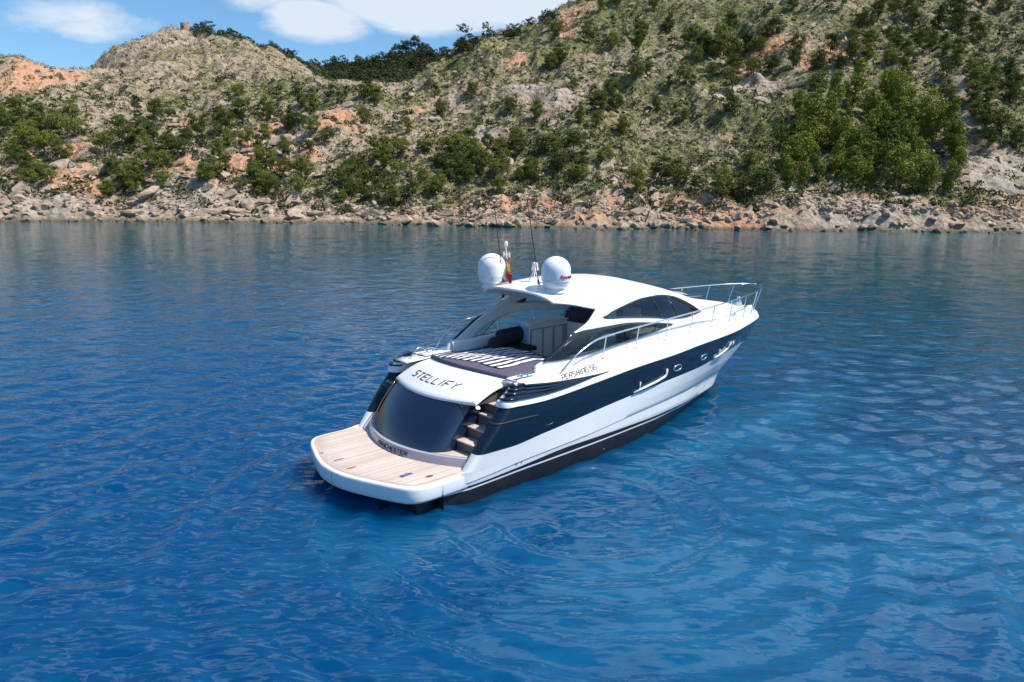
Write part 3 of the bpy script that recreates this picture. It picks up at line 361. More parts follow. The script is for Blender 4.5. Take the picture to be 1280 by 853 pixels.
# ============================== the hills ==============================
PL = json.loads('''{"T":[[39.7,186.3,5.6,0,2,1.0],[45.7,165.8,5.8,0,2,1.0],[34.4,128.0,5.6,0,2,1.0],[68.7,182.5,5.7,3,2,1.0],[55.9,215.4,8.9,3,2,1.0],[50.3,214.2,6.9,3,2,1.0],[-16.6,177.7,5.2,0,2,1.0],[4.5,171.9,5.1,3,2,1.0],[22.8,163.4,4.9,3,2,1.0],[18.6,169.5,5.0,0,2,1.0],[21.7,235.5,7.0,0,2,1.0],[36.0,231.2,7.4,3,2,1.0],[26.8,224.4,5.2,0,2,1.0],[9.4,212.3,5.6,0,2,1.0],[11.8,213.7,5.6,0,2,1.0],[28.7,189.3,5.6,0,2,1.0],[-32.3,186.7,5.2,3,2,1.0],[12.2,257.7,6.8,0,2,1.0],[16.3,141.1,4.5,0,2,1.0],[51.7,151.4,6.2,1,1,0.77],[68.3,135.2,5.7,0,1,0.97],[70.9,156.2,6.4,1,1,0.95],[65.5,162.8,8.2,1,1,0.86],[57.6,140.1,6.5,1,1,0.81],[47.3,134.9,5.8,1,1,0.99],[56.9,131.2,6.3,1,1,0.94],[71.0,141.7,6.7,1,1,0.81],[80.5,166.0,8.6,0,1,0.84],[58.8,136.9,6.1,1,1,0.93],[64.6,132.1,7.7,1,1,0.95],[51.5,140.4,7.4,1,1,0.85],[69.2,148.1,8.5,1,1,0.85],[71.7,168.9,9.1,1,1,0.96],[55.6,153.8,6.3,1,1,0.89],[62.1,156.7,5.8,1,1,0.75],[59.0,157.8,8.6,1,1,0.87],[63.9,143.9,7.9,0,1,0.83],[81.5,154.3,7.8,0,1,0.88],[58.2,161.3,6.4,1,1,0.76],[57.5,150.4,8.1,0,1,0.84],[69.2,129.7,6.0,1,1,0.93],[52.2,134.2,6.2,1,1,0.88],[61.6,151.5,5.7,1,1,0.76],[66.7,138.3,6.7,0,1,0.87],[77.2,160.9,7.9,1,1,0.92],[80.1,160.6,6.3,1,1,0.92],[67.3,147.9,6.9,1,1,0.82],[61.0,133.7,5.5,1,1,0.81],[46.3,131.1,5.6,1,1,0.79],[58.5,154.3,7.4,1,1,0.97],[82.8,158.1,8.1,0,1,0.88],[49.6,140.0,7.3,1,1,0.85],[66.0,157.2,5.9,1,1,0.82],[63.8,168.3,7.9,0,1,0.76],[47.7,129.0,5.0,1,1,0.84],[79.7,140.5,6.2,1,1,0.81],[73.2,130.3,5.2,1,1,0.88],[72.8,140.2,5.9,1,1,0.86],[61.0,143.0,7.5,1,1,0.83],[70.8,146.8,8.0,0,1,0.83],[83.0,150.1,8.9,1,1,0.78],[80.1,152.2,7.3,1,1,0.78],[74.2,163.4,7.2,0,1,0.95],[77.5,136.0,5.3,1,1,0.81],[63.0,149.8,7.2,0,1,0.82],[67.3,129.0,6.5,1,1,0.95],[74.5,150.0,7.7,1,1,0.82],[79.9,143.2,6.3,1,1,1.0],[79.6,169.2,8.7,1,1,0.88],[65.1,140.7,5.4,0,1,1.0],[64.2,160.7,6.1,1,1,0.83],[-5.5,157.9,3.9,0,3,0.91],[11.8,140.5,2.8,0,3,0.99],[-6.8,145.3,4.8,3,3,1.21],[-9.8,149.2,5.4,2,3,1.2],[-27.2,151.1,4.8,3,3,1.23],[-11.6,143.5,4.8,3,3,1.07],[-7.3,148.3,4.6,0,3,1.23],[-24.6,155.1,4.0,2,3,0.98],[-29.8,134.2,2.8,0,3,1.04],[-12.2,151.0,5.0,0,3,1.19],[8.1,142.3,4.8,0,3,1.03],[0.3,151.0,5.6,0,3,1.08],[-21.4,143.4,3.2,2,3,1.15],[-14.2,147.3,3.5,0,3,1.06],[-3.0,141.5,4.1,2,3,1.08],[-9.6,144.2,5.1,0,3,0.85],[-20.8,132.4,4.2,0,3,1.06],[-29.8,142.4,4.5,3,3,0.89],[-26.7,141.5,5.2,0,3,1.19],[5.0,150.9,4.2,0,3,1.2],[-14.2,136.3,3.8,3,3,1.01],[7.9,150.3,3.8,3,3,0.91],[0.8,139.5,3.3,0,3,1.13],[-22.4,135.2,3.5,2,3,0.97],[12.5,141.9,3.2,3,3,1.06],[-2.4,144.0,4.6,0,3,0.86],[-17.4,132.9,3.7,3,3,0.99],[-25.6,135.1,3.0,0,3,1.14],[0.6,159.0,4.5,0,3,1.02],[-17.1,155.1,4.0,0,3,1.12],[-3.1,149.0,5.4,3,3,0.99],[-9.1,154.2,5.2,3,3,1.11],[-20.4,148.6,2.9,3,3,0.85],[-8.5,142.2,4.5,0,3,0.93],[2.9,142.5,4.2,3,3,1.01],[-29.9,150.1,3.4,3,3,1.05],[11.1,146.6,4.8,2,3,0.97],[-16.6,141.0,3.3,0,3,1.01],[10.9,136.1,3.8,0,3,1.25],[-21.6,152.5,4.1,2,3,1.15],[-24.8,146.9,5.2,3,3,1.07],[-2.8,134.0,3.4,0,3,1.03],[3.2,140.5,4.8,0,3,0.99],[-28.7,136.5,4.5,0,3,1.04],[-24.0,140.5,2.7,2,3,0.99],[-13.3,138.9,3.8,0,3,1.05],[-12.4,147.0,4.9,2,3,1.13],[-30.3,140.3,4.8,0,3,0.86],[21.0,131.3,5.6,0,3,1.1],[26.0,136.6,5.0,0,3,1.1],[28.5,136.0,4.7,0,3,1.1],[41.0,129.1,6.0,0,3,1.1],[37.7,131.2,4.9,0,3,1.1],[43.1,143.7,3.8,0,3,1.1],[31.1,132.4,3.4,0,3,1.1],[-88.5,142.2,2.8,0,4,1.29],[-83.0,143.7,4.1,0,4,1.28],[-83.9,150.7,3.9,2,4,1.27],[-102.8,158.6,4.1,2,4,0.99],[-95.0,155.3,4.2,2,4,1.23],[-84.2,141.3,2.5,3,4,1.17],[-91.6,163.6,4.6,0,4,0.93],[-91.9,155.4,3.5,0,4,1.3],[-88.8,148.5,4.3,0,4,0.95],[-100.6,166.5,4.0,0,4,1.12],[-83.9,149.0,2.9,2,4,1.07],[-94.6,163.0,3.9,3,4,1.27],[-78.8,131.1,3.7,0,4,1.16],[-105.3,166.5,4.4,2,4,0.9],[-100.8,155.1,3.1,0,4,1.01],[-93.3,147.5,3.7,3,4,1.24],[-86.1,148.9,2.6,0,4,1.03],[-89.7,140.9,4.0,3,4,1.0],[-95.4,157.3,4.5,0,4,1.11],[-81.7,131.7,3.6,2,4,1.13],[-81.6,133.5,3.5,3,4,1.28],[-91.0,148.9,4.3,2,4,1.12],[-89.9,156.5,4.7,2,4,1.09],[-83.6,128.1,2.7,0,4,0.97],[-101.5,162.4,4.7,3,4,1.13],[-80.6,128.9,3.8,3,4,1.12],[-94.6,150.8,3.9,2,4,1.18],[-87.4,139.9,3.6,0,4,1.26],[-99.3,163.1,4.1,3,4,0.96],[-87.3,145.3,4.6,2,4,1.22],[-105.5,162.2,4.2,2,4,1.3],[-95.2,151.6,4.2,3,4,0.91],[-70.7,136.8,2.9,2,4,1.21],[-60.2,134.1,3.7,0,4,1.06],[-70.8,137.9,3.4,0,4,1.12],[-70.7,162.8,3.0,2,4,1.2],[-75.9,143.7,2.4,2,4,0.87],[-76.7,150.6,2.7,0,4,1.11],[-63.6,137.0,4.2,2,4,0.95],[-67.8,135.5,3.6,0,4,1.15],[-80.4,160.0,3.8,0,4,0.95],[-60.7,137.2,3.0,2,4,1.13],[-65.4,155.8,3.1,0,4,0.93],[-66.6,136.6,4.0,3,4,1.12],[-62.3,132.0,2.5,0,4,1.0],[-67.6,134.5,3.9,2,4,0.96],[-69.4,131.8,3.7,3,4,1.19],[-82.9,173.8,3.0,0,4,0.95],[-76.6,146.7,4.3,2,4,1.06],[-61.9,139.4,3.8,2,4,0.96],[-57.2,133.8,2.2,0,4,1.16],[-61.4,142.9,4.0,2,4,1.21],[-65.3,135.1,3.1,2,4,1.0],[-57.5,137.5,2.5,0,4,0.93],[-65.5,133.3,3.2,2,4,0.93],[-72.3,143.3,2.8,0,4,0.89],[-70.1,152.7,3.4,0,4,0.95],[-65.3,147.2,3.5,2,4,1.08],[-72.9,149.1,4.5,0,4,1.23],[-66.6,142.7,3.3,0,4,0.86],[-71.8,145.2,2.5,2,4,0.85],[-81.7,179.8,5.5,0,4,1.1],[-71.6,152.5,4.6,0,4,0.93],[-70.3,147.6,4.3,3,4,0.96],[-68.2,139.7,2.6,2,4,1.24],[-62.1,148.6,3.7,0,4,1.03],[-66.7,151.5,2.8,3,4,1.02],[-64.6,139.3,2.5,2,4,0.87],[-46.1,148.5,3.7,3,4,0.86],[-52.7,134.0,4.3,1,4,1.19],[-38.3,158.4,3.9,2,4,1.03],[-46.5,140.5,4.1,2,4,0.81],[-37.3,136.0,3.6,3,4,1.04],[-53.9,166.0,2.9,3,4,1.11],[-50.9,155.9,3.3,3,4,1.05],[-42.3,163.1,4.1,2,4,1.0],[-45.0,153.0,3.7,1,4,0.96],[-44.5,141.7,3.0,2,4,1.1],[-63.1,156.8,4.6,3,4,0.84],[-52.6,154.8,4.6,2,4,0.84],[-59.6,158.2,3.5,0,4,0.96],[-45.1,165.5,3.5,2,4,1.11],[-49.8,152.6,3.4,1,4,1.0],[-38.9,142.8,4.6,0,4,1.1],[-58.4,159.6,5.1,3,4,1.01],[-52.8,171.0,4.4,3,4,0.8],[-47.4,164.8,5.3,1,4,1.0],[-47.8,133.7,3.2,2,4,1.0],[-51.1,160.6,4.3,3,4,1.02],[-41.5,150.4,2.6,3,4,1.16],[-53.8,143.2,4.6,3,4,0.94],[-55.0,151.8,3.9,1,4,0.88],[-48.8,155.0,2.4,1,4,0.82],[-46.3,138.4,4.5,3,4,0.9],[-56.7,165.0,3.1,3,4,1.11],[-59.2,149.2,3.0,2,4,1.09],[-57.5,167.4,5.4,3,4,1.17],[-41.0,154.7,3.0,1,4,1.19],[-51.9,140.2,3.8,3,4,1.02],[-43.9,139.3,4.1,2,4,1.1],[-61.5,164.9,3.6,1,4,0.85],[-63.8,162.4,3.2,1,4,1.04],[-52.4,135.8,3.5,0,4,1.13],[-47.1,146.1,4.3,2,4,0.95],[-43.9,173.5,4.2,1,4,0.84],[-41.9,137.8,3.7,2,4,0.93],[-42.8,144.3,4.1,2,4,1.12],[-47.1,141.3,3.3,2,4,0.94],[-44.7,136.4,3.8,3,4,1.19],[-43.5,151.4,4.0,3,4,0.97],[-60.1,151.0,2.9,3,4,1.09],[-50.0,169.3,2.5,1,4,0.92],[-43.8,174.1,3.0,3,4,1.16],[-81.2,195.8,3.6,3,4,0.85],[-48.1,188.5,2.8,3,4,0.95],[-85.5,179.7,3.5,0,4,1.0],[-43.8,191.1,3.4,3,4,1.16],[-89.9,177.0,2.9,3,4,0.98],[-41.0,185.5,3.1,3,4,1.17],[-48.6,180.6,3.9,3,4,0.94],[-55.6,204.1,4.0,0,4,1.1],[-88.3,185.0,3.1,3,4,1.02],[-56.7,174.0,2.9,0,4,0.95],[-61.2,206.6,3.5,3,4,1.16],[-56.7,178.2,3.1,0,4,0.87],[-70.7,204.1,4.5,0,4,1.05],[-84.7,188.3,3.2,3,4,0.9],[-81.0,185.6,3.4,0,4,1.0],[-62.9,166.5,2.3,0,4,1.05],[-68.2,189.1,3.8,3,4,1.05],[-22.1,165.0,3.6,0,2,0.93],[-4.7,165.9,3.1,0,2,1.16],[-26.1,192.2,3.5,3,2,1.11],[-32.8,172.9,4.0,0,2,1.19],[-6.9,173.4,3.3,3,2,0.91],[-31.6,164.0,2.7,0,2,0.87],[-10.4,195.7,4.2,3,2,1.0],[-0.7,176.0,4.4,0,2,1.06],[-17.2,177.7,3.1,0,2,1.2],[-34.9,188.8,4.2,3,2,1.18],[-20.0,199.0,4.1,3,2,0.9],[-23.5,170.9,3.3,3,2,1.2],[40.5,181.5,3.3,3,2,0.98],[31.5,192.4,4.2,0,2,1.09],[31.6,213.7,3.9,3,2,1.06],[35.9,185.6,3.2,1,2,1.17],[17.1,163.1,4.2,0,2,0.91],[45.3,239.3,5.9,1,2,1.14],[31.2,226.9,3.9,0,2,0.86],[36.0,168.2,3.5,1,2,0.91],[22.5,186.7,4.9,0,2,1.01],[37.0,241.2,4.3,0,2,1.1],[27.7,263.5,5.4,1,2,0.94],[13.9,185.0,3.8,0,2,0.96],[47.5,210.2,5.1,3,2,0.87],[53.7,196.3,4.8,1,2,0.92],[21.3,241.1,4.1,1,2,1.19],[50.9,224.3,4.3,0,2,0.93],[43.3,223.8,4.1,3,2,1.13],[32.0,178.2,4.0,1,2,0.92],[21.9,173.1,4.5,0,2,1.08],[13.3,162.0,4.2,1,2,0.92],[26.3,211.9,3.7,0,2,1.05],[17.1,169.6,4.2,0,2,0.97],[34.7,227.9,5.3,1,2,0.89],[44.3,262.3,7.1,1,2,1.01],[36.4,292.7,6.5,0,2,1.05],[29.8,248.7,4.3,1,2,0.92],[103.9,188.8,5.1,3,5,1.08],[84.1,230.1,4.7,1,5,0.86],[106.1,218.6,6.3,1,5,1.07],[89.8,211.2,6.4,0,5,1.12],[90.8,192.1,5.2,3,5,0.94],[67.1,193.7,5.3,3,5,0.99],[134.9,225.7,5.8,3,5,1.16],[117.4,207.0,5.7,3,5,0.94],[99.4,171.8,5.1,3,5,1.07],[87.9,188.5,5.5,0,5,0.96],[102.1,192.0,5.3,1,5,1.0],[82.5,188.8,5.1,3,5,1.05],[71.7,189.9,4.8,3,5,0.98],[79.4,233.3,5.6,0,5,0.88],[109.8,220.7,4.8,1,5,0.96],[116.1,202.6,5.9,3,5,0.92],[131.9,231.0,5.8,3,5,0.88],[91.9,189.4,4.9,1,5,1.15],[104.9,182.5,6.1,0,5,1.05],[95.6,177.4,4.2,0,5,1.02],[70.4,201.5,5.2,3,5,1.07],[122.1,228.4,6.5,3,5,0.97],[102.5,209.3,5.1,3,5,1.0],[90.5,182.8,4.0,1,5,0.91],[89.4,222.2,4.8,3,5,0.9],[92.9,199.4,5.4,3,5,0.9],[75.7,186.7,4.2,0,5,1.1],[85.7,222.6,4.5,3,5,1.2],[104.5,167.0,5.1,3,5,1.06],[116.6,213.2,6.4,1,5,1.07],[86.7,198.4,6.1,0,5,1.0],[98.5,191.7,6.0,3,5,0.87],[134.4,214.9,4.8,1,5,0.94],[78.2,199.8,5.5,3,5,1.12],[117.8,194.6,4.4,0,5,1.02],[102.2,170.8,5.1,1,5,0.92],[106.0,170.8,5.3,1,5,0.88],[103.4,221.5,5.5,3,5,1.12],[95.6,214.7,5.6,3,5,0.96],[106.6,194.7,4.4,3,5,1.13],[72.1,233.1,4.8,0,5,0.96],[87.4,181.0,5.7,3,5,0.86],[117.6,216.6,6.3,3,5,0.91],[106.4,204.5,6.2,1,5,1.16],[103.9,230.7,6.7,3,5,0.96],[103.2,186.9,4.9,3,5,0.91],[84.9,203.0,4.5,3,5,1.04],[79.3,188.5,5.9,3,5,1.04],[116.1,185.1,4.4,3,5,0.92],[101.5,201.9,5.8,0,5,1.05],[93.8,156.6,4.2,3,5,1.16],[97.8,163.5,5.0,3,5,0.98],[93.7,146.6,4.5,0,5,0.89],[86.0,157.0,5.6,0,5,0.86],[104.2,165.4,4.9,3,5,0.92],[89.7,165.2,4.9,0,5,1.01],[93.7,162.4,5.3,0,5,1.02],[89.1,147.7,4.1,3,5,0.96],[91.9,158.2,4.3,3,5,0.95],[91.0,153.0,4.3,3,5,0.9],[93.1,151.1,5.7,0,5,1.1],[99.3,167.8,6.0,0,5,0.9],[52.8,212.0,6.2,3,2,1.2],[49.0,226.8,6.6,0,2,1.05],[50.2,215.2,7.6,0,2,0.88],[55.4,204.1,7.4,3,2,1.13],[53.3,195.9,5.0,3,2,1.2],[48.3,194.6,4.8,0,2,0.89],[62.3,194.8,4.9,3,2,1.05],[61.8,216.9,7.2,3,2,0.93],[61.8,234.0,5.4,3,2,1.19],[66.8,216.4,5.1,0,2,1.0],[68.8,215.8,5.6,3,2,1.15],[64.4,212.5,5.6,3,2,1.15],[57.6,193.1,4.9,0,2,1.06],[50.5,185.2,6.6,0,2,1.06],[-154.4,387.2,5.1,2,6,1.77],[-151.9,388.8,5.2,2,6,1.97],[-149.0,386.9,5.9,2,6,1.53],[-148.6,388.9,5.2,2,6,1.86],[-141.2,375.2,4.2,2,6,1.28],[-141.6,383.0,5.3,0,6,1.08],[-140.5,386.0,4.6,3,6,1.4],[-139.9,390.1,4.5,0,6,1.48],[-136.2,384.6,4.6,3,6,1.02],[-133.9,383.3,4.9,3,6,1.26],[-131.9,379.4,5.0,2,6,1.43],[-130.2,382.2,4.9,3,6,1.5],[-131.4,391.5,3.4,3,6,1.4],[-129.8,392.6,4.3,3,6,1.06],[-129.8,395.0,3.9,0,6,1.3],[-121.9,379.8,3.1,0,6,1.09],[-122.5,385.7,3.2,0,6,1.37],[-121.8,387.2,3.2,2,6,1.44],[-120.0,389.0,4.6,3,6,1.09],[-117.7,388.6,3.8,3,6,1.32],[-115.3,384.8,4.4,0,6,1.49],[-114.1,387.8,3.9,0,6,1.02],[-114.5,394.3,3.5,3,6,1.31],[-111.1,389.7,4.0,2,6,1.32],[-109.2,390.3,5.1,3,6,1.38],[-106.2,384.5,4.1,2,6,1.07],[-107.0,397.6,3.3,2,6,1.04],[-118.8,445.8,3.2,3,6,1.06],[-115.0,442.9,5.4,2,6,1.31],[-117.4,454.2,3.1,0,6,1.37],[-114.8,452.5,4.0,2,6,1.07],[-113.2,455.5,5.2,3,6,1.01],[-107.9,444.0,4.0,0,6,1.46],[-108.4,457.9,4.6,0,6,1.05],[-105.6,449.5,3.0,3,6,1.29],[-103.1,452.8,4.5,0,6,1.18],[-101.8,454.3,4.5,2,6,1.35],[-100.8,457.1,3.4,0,6,1.46],[-106.3,439.0,5.1,2,7,1.5],[-107.8,452.3,5.6,2,7,1.32],[-102.0,438.5,4.1,0,7,1.07],[-103.5,456.9,4.4,3,7,1.01],[-97.5,446.5,3.9,2,7,1.42],[-97.3,450.1,4.3,2,7,1.1],[-95.5,453.8,4.5,2,7,1.06],[-93.0,459.2,5.4,3,7,1.16],[-88.4,450.0,5.2,0,7,1.18],[-88.0,454.7,5.0,0,7,1.4],[-80.8,434.1,4.0,0,7,1.48],[-80.4,440.8,4.8,0,7,1.29],[-79.1,446.5,4.1,0,7,1.17],[-76.2,445.0,4.4,2,7,1.37],[-73.6,449.9,5.6,2,7,1.28],[-69.3,432.0,6.2,2,7,1.13],[-66.9,442.3,3.7,2,7,1.16],[-67.2,453.4,5.9,3,7,1.05],[-64.6,461.1,3.8,3,7,1.29],[-62.9,457.6,4.6,3,7,1.18],[-58.0,440.6,4.3,3,7,1.5],[-55.6,438.0,4.7,0,7,1.22],[-51.7,433.4,5.7,3,7,1.33],[-50.3,435.7,6.0,3,7,1.18],[-49.6,459.2,5.3,2,7,1.43],[-46.1,439.8,6.1,0,7,1.46],[-43.0,434.1,3.8,0,7,1.11],[-41.7,452.8,6.1,2,7,1.28],[-40.7,462.6,6.2,3,7,1.09],[-36.3,447.5,4.5,3,7,1.15],[-34.8,463.5,5.4,0,7,1.46],[-18.3,268.8,5.9,3,7,1.14],[-17.6,278.6,5.1,2,7,1.29],[-15.7,276.9,4.3,3,7,1.37],[-97.0,413.4,7.9,0,7,1.26],[-91.5,403.7,6.6,0,7,1.2],[-90.2,415.8,6.7,0,7,1.01],[-92.3,437.1,5.3,3,7,1.21],[-81.1,403.1,7.9,3,7,1.44],[-84.8,440.0,5.9,3,7,1.18],[-78.9,426.6,7.2,0,7,1.13],[-72.5,418.3,5.5,3,7,1.24],[-71.0,422.1,5.0,3,7,1.43],[-69.1,432.5,7.5,3,7,1.41],[-64.8,434.3,8.0,3,7,1.12],[-61.5,432.9,5.7,3,7,1.3],[-55.5,420.3,7.6,0,7,1.35],[-51.3,421.0,7.5,0,7,1.24],[-46.8,402.5,5.2,0,7,1.36],[-47.3,439.5,5.5,0,7,1.28],[-40.9,419.4,5.0,3,7,1.36],[-37.1,418.4,6.5,3,7,1.07],[-35.5,435.9,6.2,3,7,1.46],[-29.3,407.0,7.4,3,7,1.23],[-16.0,248.8,5.6,3,7,1.45],[-13.4,256.2,5.0,3,7,1.38],[-73.3,464.6,10.0,2,7,0.79],[-71.2,464.7,10.7,2,7,0.69],[-66.8,466.2,11.0,2,7,0.76],[-62.9,461.9,9.8,2,7,0.73],[-61.1,463.2,9.0,2,7,0.64],[-56.6,459.9,10.2,2,7,0.75],[-54.6,464.7,9.2,2,7,0.8],[-51.7,465.6,10.7,2,7,0.77],[-0.5,282.9,3.1,2,2,1.6],[1.9,276.4,2.2,0,2,1.49],[4.2,287.9,3.1,3,2,1.4],[9.6,307.1,4.4,2,2,1.49],[5.5,291.8,2.5,0,2,1.21],[-9.1,280.8,2.6,3,2,1.12],[-2.3,277.8,5.0,0,2,1.49],[-10.2,278.6,4.5,2,2,1.01],[26.5,301.4,3.8,0,2,1.14],[-14.4,267.8,2.2,3,2,1.08],[-8.0,290.9,2.3,3,2,1.45],[14.0,296.1,4.1,0,2,1.31],[27.5,302.0,2.2,3,2,1.58],[-14.2,266.0,3.5,2,2,1.47],[10.6,313.0,2.1,2,2,1.07],[13.2,295.1,4.8,0,2,1.52],[-2.1,278.2,3.8,0,2,1.21],[3.5,273.0,2.1,2,2,1.58],[-9.0,268.7,4.2,0,2,1.46],[27.7,298.4,3.0,3,2,1.26],[5.6,290.0,4.3,3,2,1.19],[24.4,312.3,5.0,0,2,1.47],[-0.4,275.4,4.8,0,2,1.3],[0.7,281.2,3.2,3,2,1.13],[10.2,317.5,3.7,0,2,1.15],[11.0,309.9,4.2,2,2,1.06]],"earth":[[-53.0,143.5,2.6],[-53.4,139.7,2.5],[-75.9,136.3,2.9],[-82.8,146.7,2.1],[-72.7,132.4,2.5],[-38.1,172.8,3.0],[-39.4,166.9,2.2],[-68.8,166.3,2.6],[-78.1,156.0,1.8],[16.0,267.5,3.9],[21.9,294.7,4.3],[17.1,254.9,2.7],[66.6,212.3,4.7],[70.3,207.9,3.7],[80.3,198.9,4.1],[85.5,202.2,3.2],[73.3,195.7,3.1],[-34.9,166.9,2.1],[-50.1,165.6,2.2],[-51.7,156.2,2.4],[-0.3,129.5,3.0],[-5.6,128.4,2.2],[6.3,126.8,2.7],[11.2,122.0,2.3],[16.7,125.9,2.7],[30.8,124.8,3.5],[35.5,123.0,3.2],[26.1,127.3,2.7],[-135.9,221.1,8.2],[-136.8,234.5,7.4],[-91.0,147.7,1.8],[-77.2,132.1,2.6],[-63.4,138.1,1.9],[-52.5,134.1,2.1],[-44.9,149.9,2.3],[-40.0,153.9,2.0],[-51.4,146.8,2.6],[-84.6,131.1,2.0],[-69.3,136.9,1.9],[-59.9,141.9,1.6],[-0.8,219.0,3.2],[-23.5,188.5,2.0],[56.1,196.1,3.0]],"pale":[[-50.5,158.6,2.1],[-44.6,154.7,2.0],[-47.8,163.1,1.8],[-44.8,164.5,2.1],[-61.2,148.9,1.7],[-76.4,126.8,4.7],[-80.0,128.6,3.8],[-53.1,131.1,5.4],[-58.9,133.6,3.1],[-46.4,131.0,4.4],[-61.5,128.5,3.6],[49.6,123.4,3.4],[57.4,123.8,3.7],[65.2,123.9,2.9],[83.9,136.8,5.1],[88.1,141.9,4.6],[97.5,170.0,3.3],[87.8,158.9,2.7],[56.3,189.3,5.0],[46.7,181.1,3.9],[3.1,189.0,3.6],[10.2,179.2,3.8],[-16.6,197.8,2.9],[-7.2,164.8,2.4],[49.6,123.4,2.8],[59.7,123.3,2.6]],"tower":[-157.4,385.1]}''')
def ground_material():
    m, n, l, p = new_mat('hillside_rock_and_scrub')
    g = nd(n, 'ShaderNodeNewGeometry'); pos = g.outputs['Position']
    def noise(s, d=4, r=.55):
        t = nd(n, 'ShaderNodeTexNoise', _Scale=s, _Detail=d, _Roughness=r); l.new(pos, t.inputs['Vector']); return t.outputs['Fac']
    def mr(v, a, b, c=0, d=1):
        t = nd(n, 'ShaderNodeMapRange'); l.new(v, t.inputs['Value']); t.inputs['From Min'].default_value = a; t.inputs['From Max'].default_value = b; t.inputs['To Min'].default_value = c; t.inputs['To Max'].default_value = d; return t.outputs[0]
    def mix(f, a, b):
        t = nd(n, 'ShaderNodeMix', data_type='RGBA')
        l.new(f, t.inputs['Factor'])
        for k, v in (('A', a), ('B', b)):
            if isinstance(v, tuple): t.inputs[k].default_value = (*v, 1)
            else: l.new(v, t.inputs[k])
        return t.outputs['Result']
    def mul(a, b):
        t = nd(n, 'ShaderNodeMath', operation='MULTIPLY', use_clamp=True)
        for i, v in enumerate((a, b)):
            if isinstance(v, float): t.inputs[i].default_value = v
            else: l.new(v, t.inputs[i])
        return t.outputs[0]
    rock = mix(mr(noise(.35), .35, .65), (.38, .285, .19), (.54, .43, .31))
    rock = mix(mr(noise(2.2, 6, .65), .4, .62), rock, (.23, .18, .135))
    rock = mix(mr(noise(.9, 5), .56, .68), rock, (.56, .48, .385))
    ea = nd(n, 'ShaderNodeAttribute', attribute_name='earth').outputs['Fac']; pa = nd(n, 'ShaderNodeAttribute', attribute_name='pale').outputs['Fac']
    gr = nd(n, 'ShaderNodeAttribute', attribute_name='grass').outputs['Fac']
    nb = noise(.6, 5)
    def patch(a):
        t = nd(n, 'ShaderNodeMath', operation='ADD'); l.new(a, t.inputs[0]); l.new(nb, t.inputs[1]); return mr(t.outputs[0], .70, 1.12)
    earth = mix(mr(noise(1.1, 5), .35, .65), (.48, .23, .12), (.56, .36, .23))
    c = mix(patch(ea), rock, earth)
    c = mix(patch(pa), c, mix(mr(noise(1.4, 5), .4, .6), (.50, .42, .34), (.38, .31, .25)))
    scrub = mix(mr(noise(1.6, 5), .35, .65), (.11, .12, .045), (.21, .205, .085))
    f = nd(n, 'ShaderNodeMath', operation='ADD'); l.new(gr, f.inputs[0]); l.new(mul(noise(.9, 7, .7), 1.0), f.inputs[1])
    c = mix(mr(f.outputs[0], .88, 1.06), c, scrub)
    wd = nd(n, 'ShaderNodeAttribute', attribute_name='wood').outputs['Fac']
    c = mix(wd, c, (.035, .048, .022))
    wet = nd(n, 'ShaderNodeSeparateXYZ'); l.new(pos, wet.inputs[0])
    c = mix(mr(wet.outputs['Z'], .15, .75, .85, 0), c, (.11, .085, .055))
    l.new(c, p.inputs['Base Color']); p.inputs['Roughness'].default_value = .95; p.inputs['Specular IOR Level'].default_value = .1
    v = nd(n, 'ShaderNodeTexVoronoi', _Scale=.9, feature='F1'); l.new(pos, v.inputs['Vector'])
    b0 = nd(n, 'ShaderNodeBump', _Strength=.8, _Distance=.5); l.new(v.outputs['Distance'], b0.inputs['Height'])
    b1 = nd(n, 'ShaderNodeBump', _Strength=1.0, _Distance=.55); l.new(noise(1.3, 8, .68), b1.inputs['Height']); l.new(b0.outputs[0], b1.inputs['Normal'])
    l.new(b1.outputs[0], p.inputs['Normal'])
    return m
def blobfield(x, y, L, k=1.0):
    f = np.zeros_like(x)
    for bx, by, r in L:
        d = ((x-bx)**2+(y-by)**2)/(r*k*1.25)**2; f = np.maximum(f, np.exp(-d*1.2))
    return f
def grass_cover(x, y, z, dr):
    g = .30+.34*fbm(x/18, y/18, 4, 33)+.2*(fbm(x/4, y/4, 3, 41)-.5)
    g = g*np.clip((dr-3)/6, 0, 1)
    az = np.degrees(np.arctan2(x, y))
    g += .05*np.clip((az+10)/10, 0, 1)*np.clip(dr/40, 0, 1)      # greener on the big slope
    g -= .08*np.clip((-11-az)/3, 0, 1)*np.clip((dr-110)/30, 0, 1)  # stonier on the tower hill
    return g
def wood_cover(x, y, dr):
    az = np.degrees(np.arctan2(x, y))
    crest = np.clip((az+22.2)/1.5, 0, 1)*np.clip((-13.5-az)/1, 0, 1)*np.clip((dr-262+10*fbm(x/9, y/9, 3, 3))/8, 0, 1)
    far = np.clip((az+15)/1.5, 0, 1)*np.clip((-3.2-az)/1, 0, 1)*np.clip((dr-210)/30, 0, 1)
    return np.clip(np.maximum(far, crest), 0, 1)
def az_d(x, y): return np.degrees(np.arctan2(x, y))
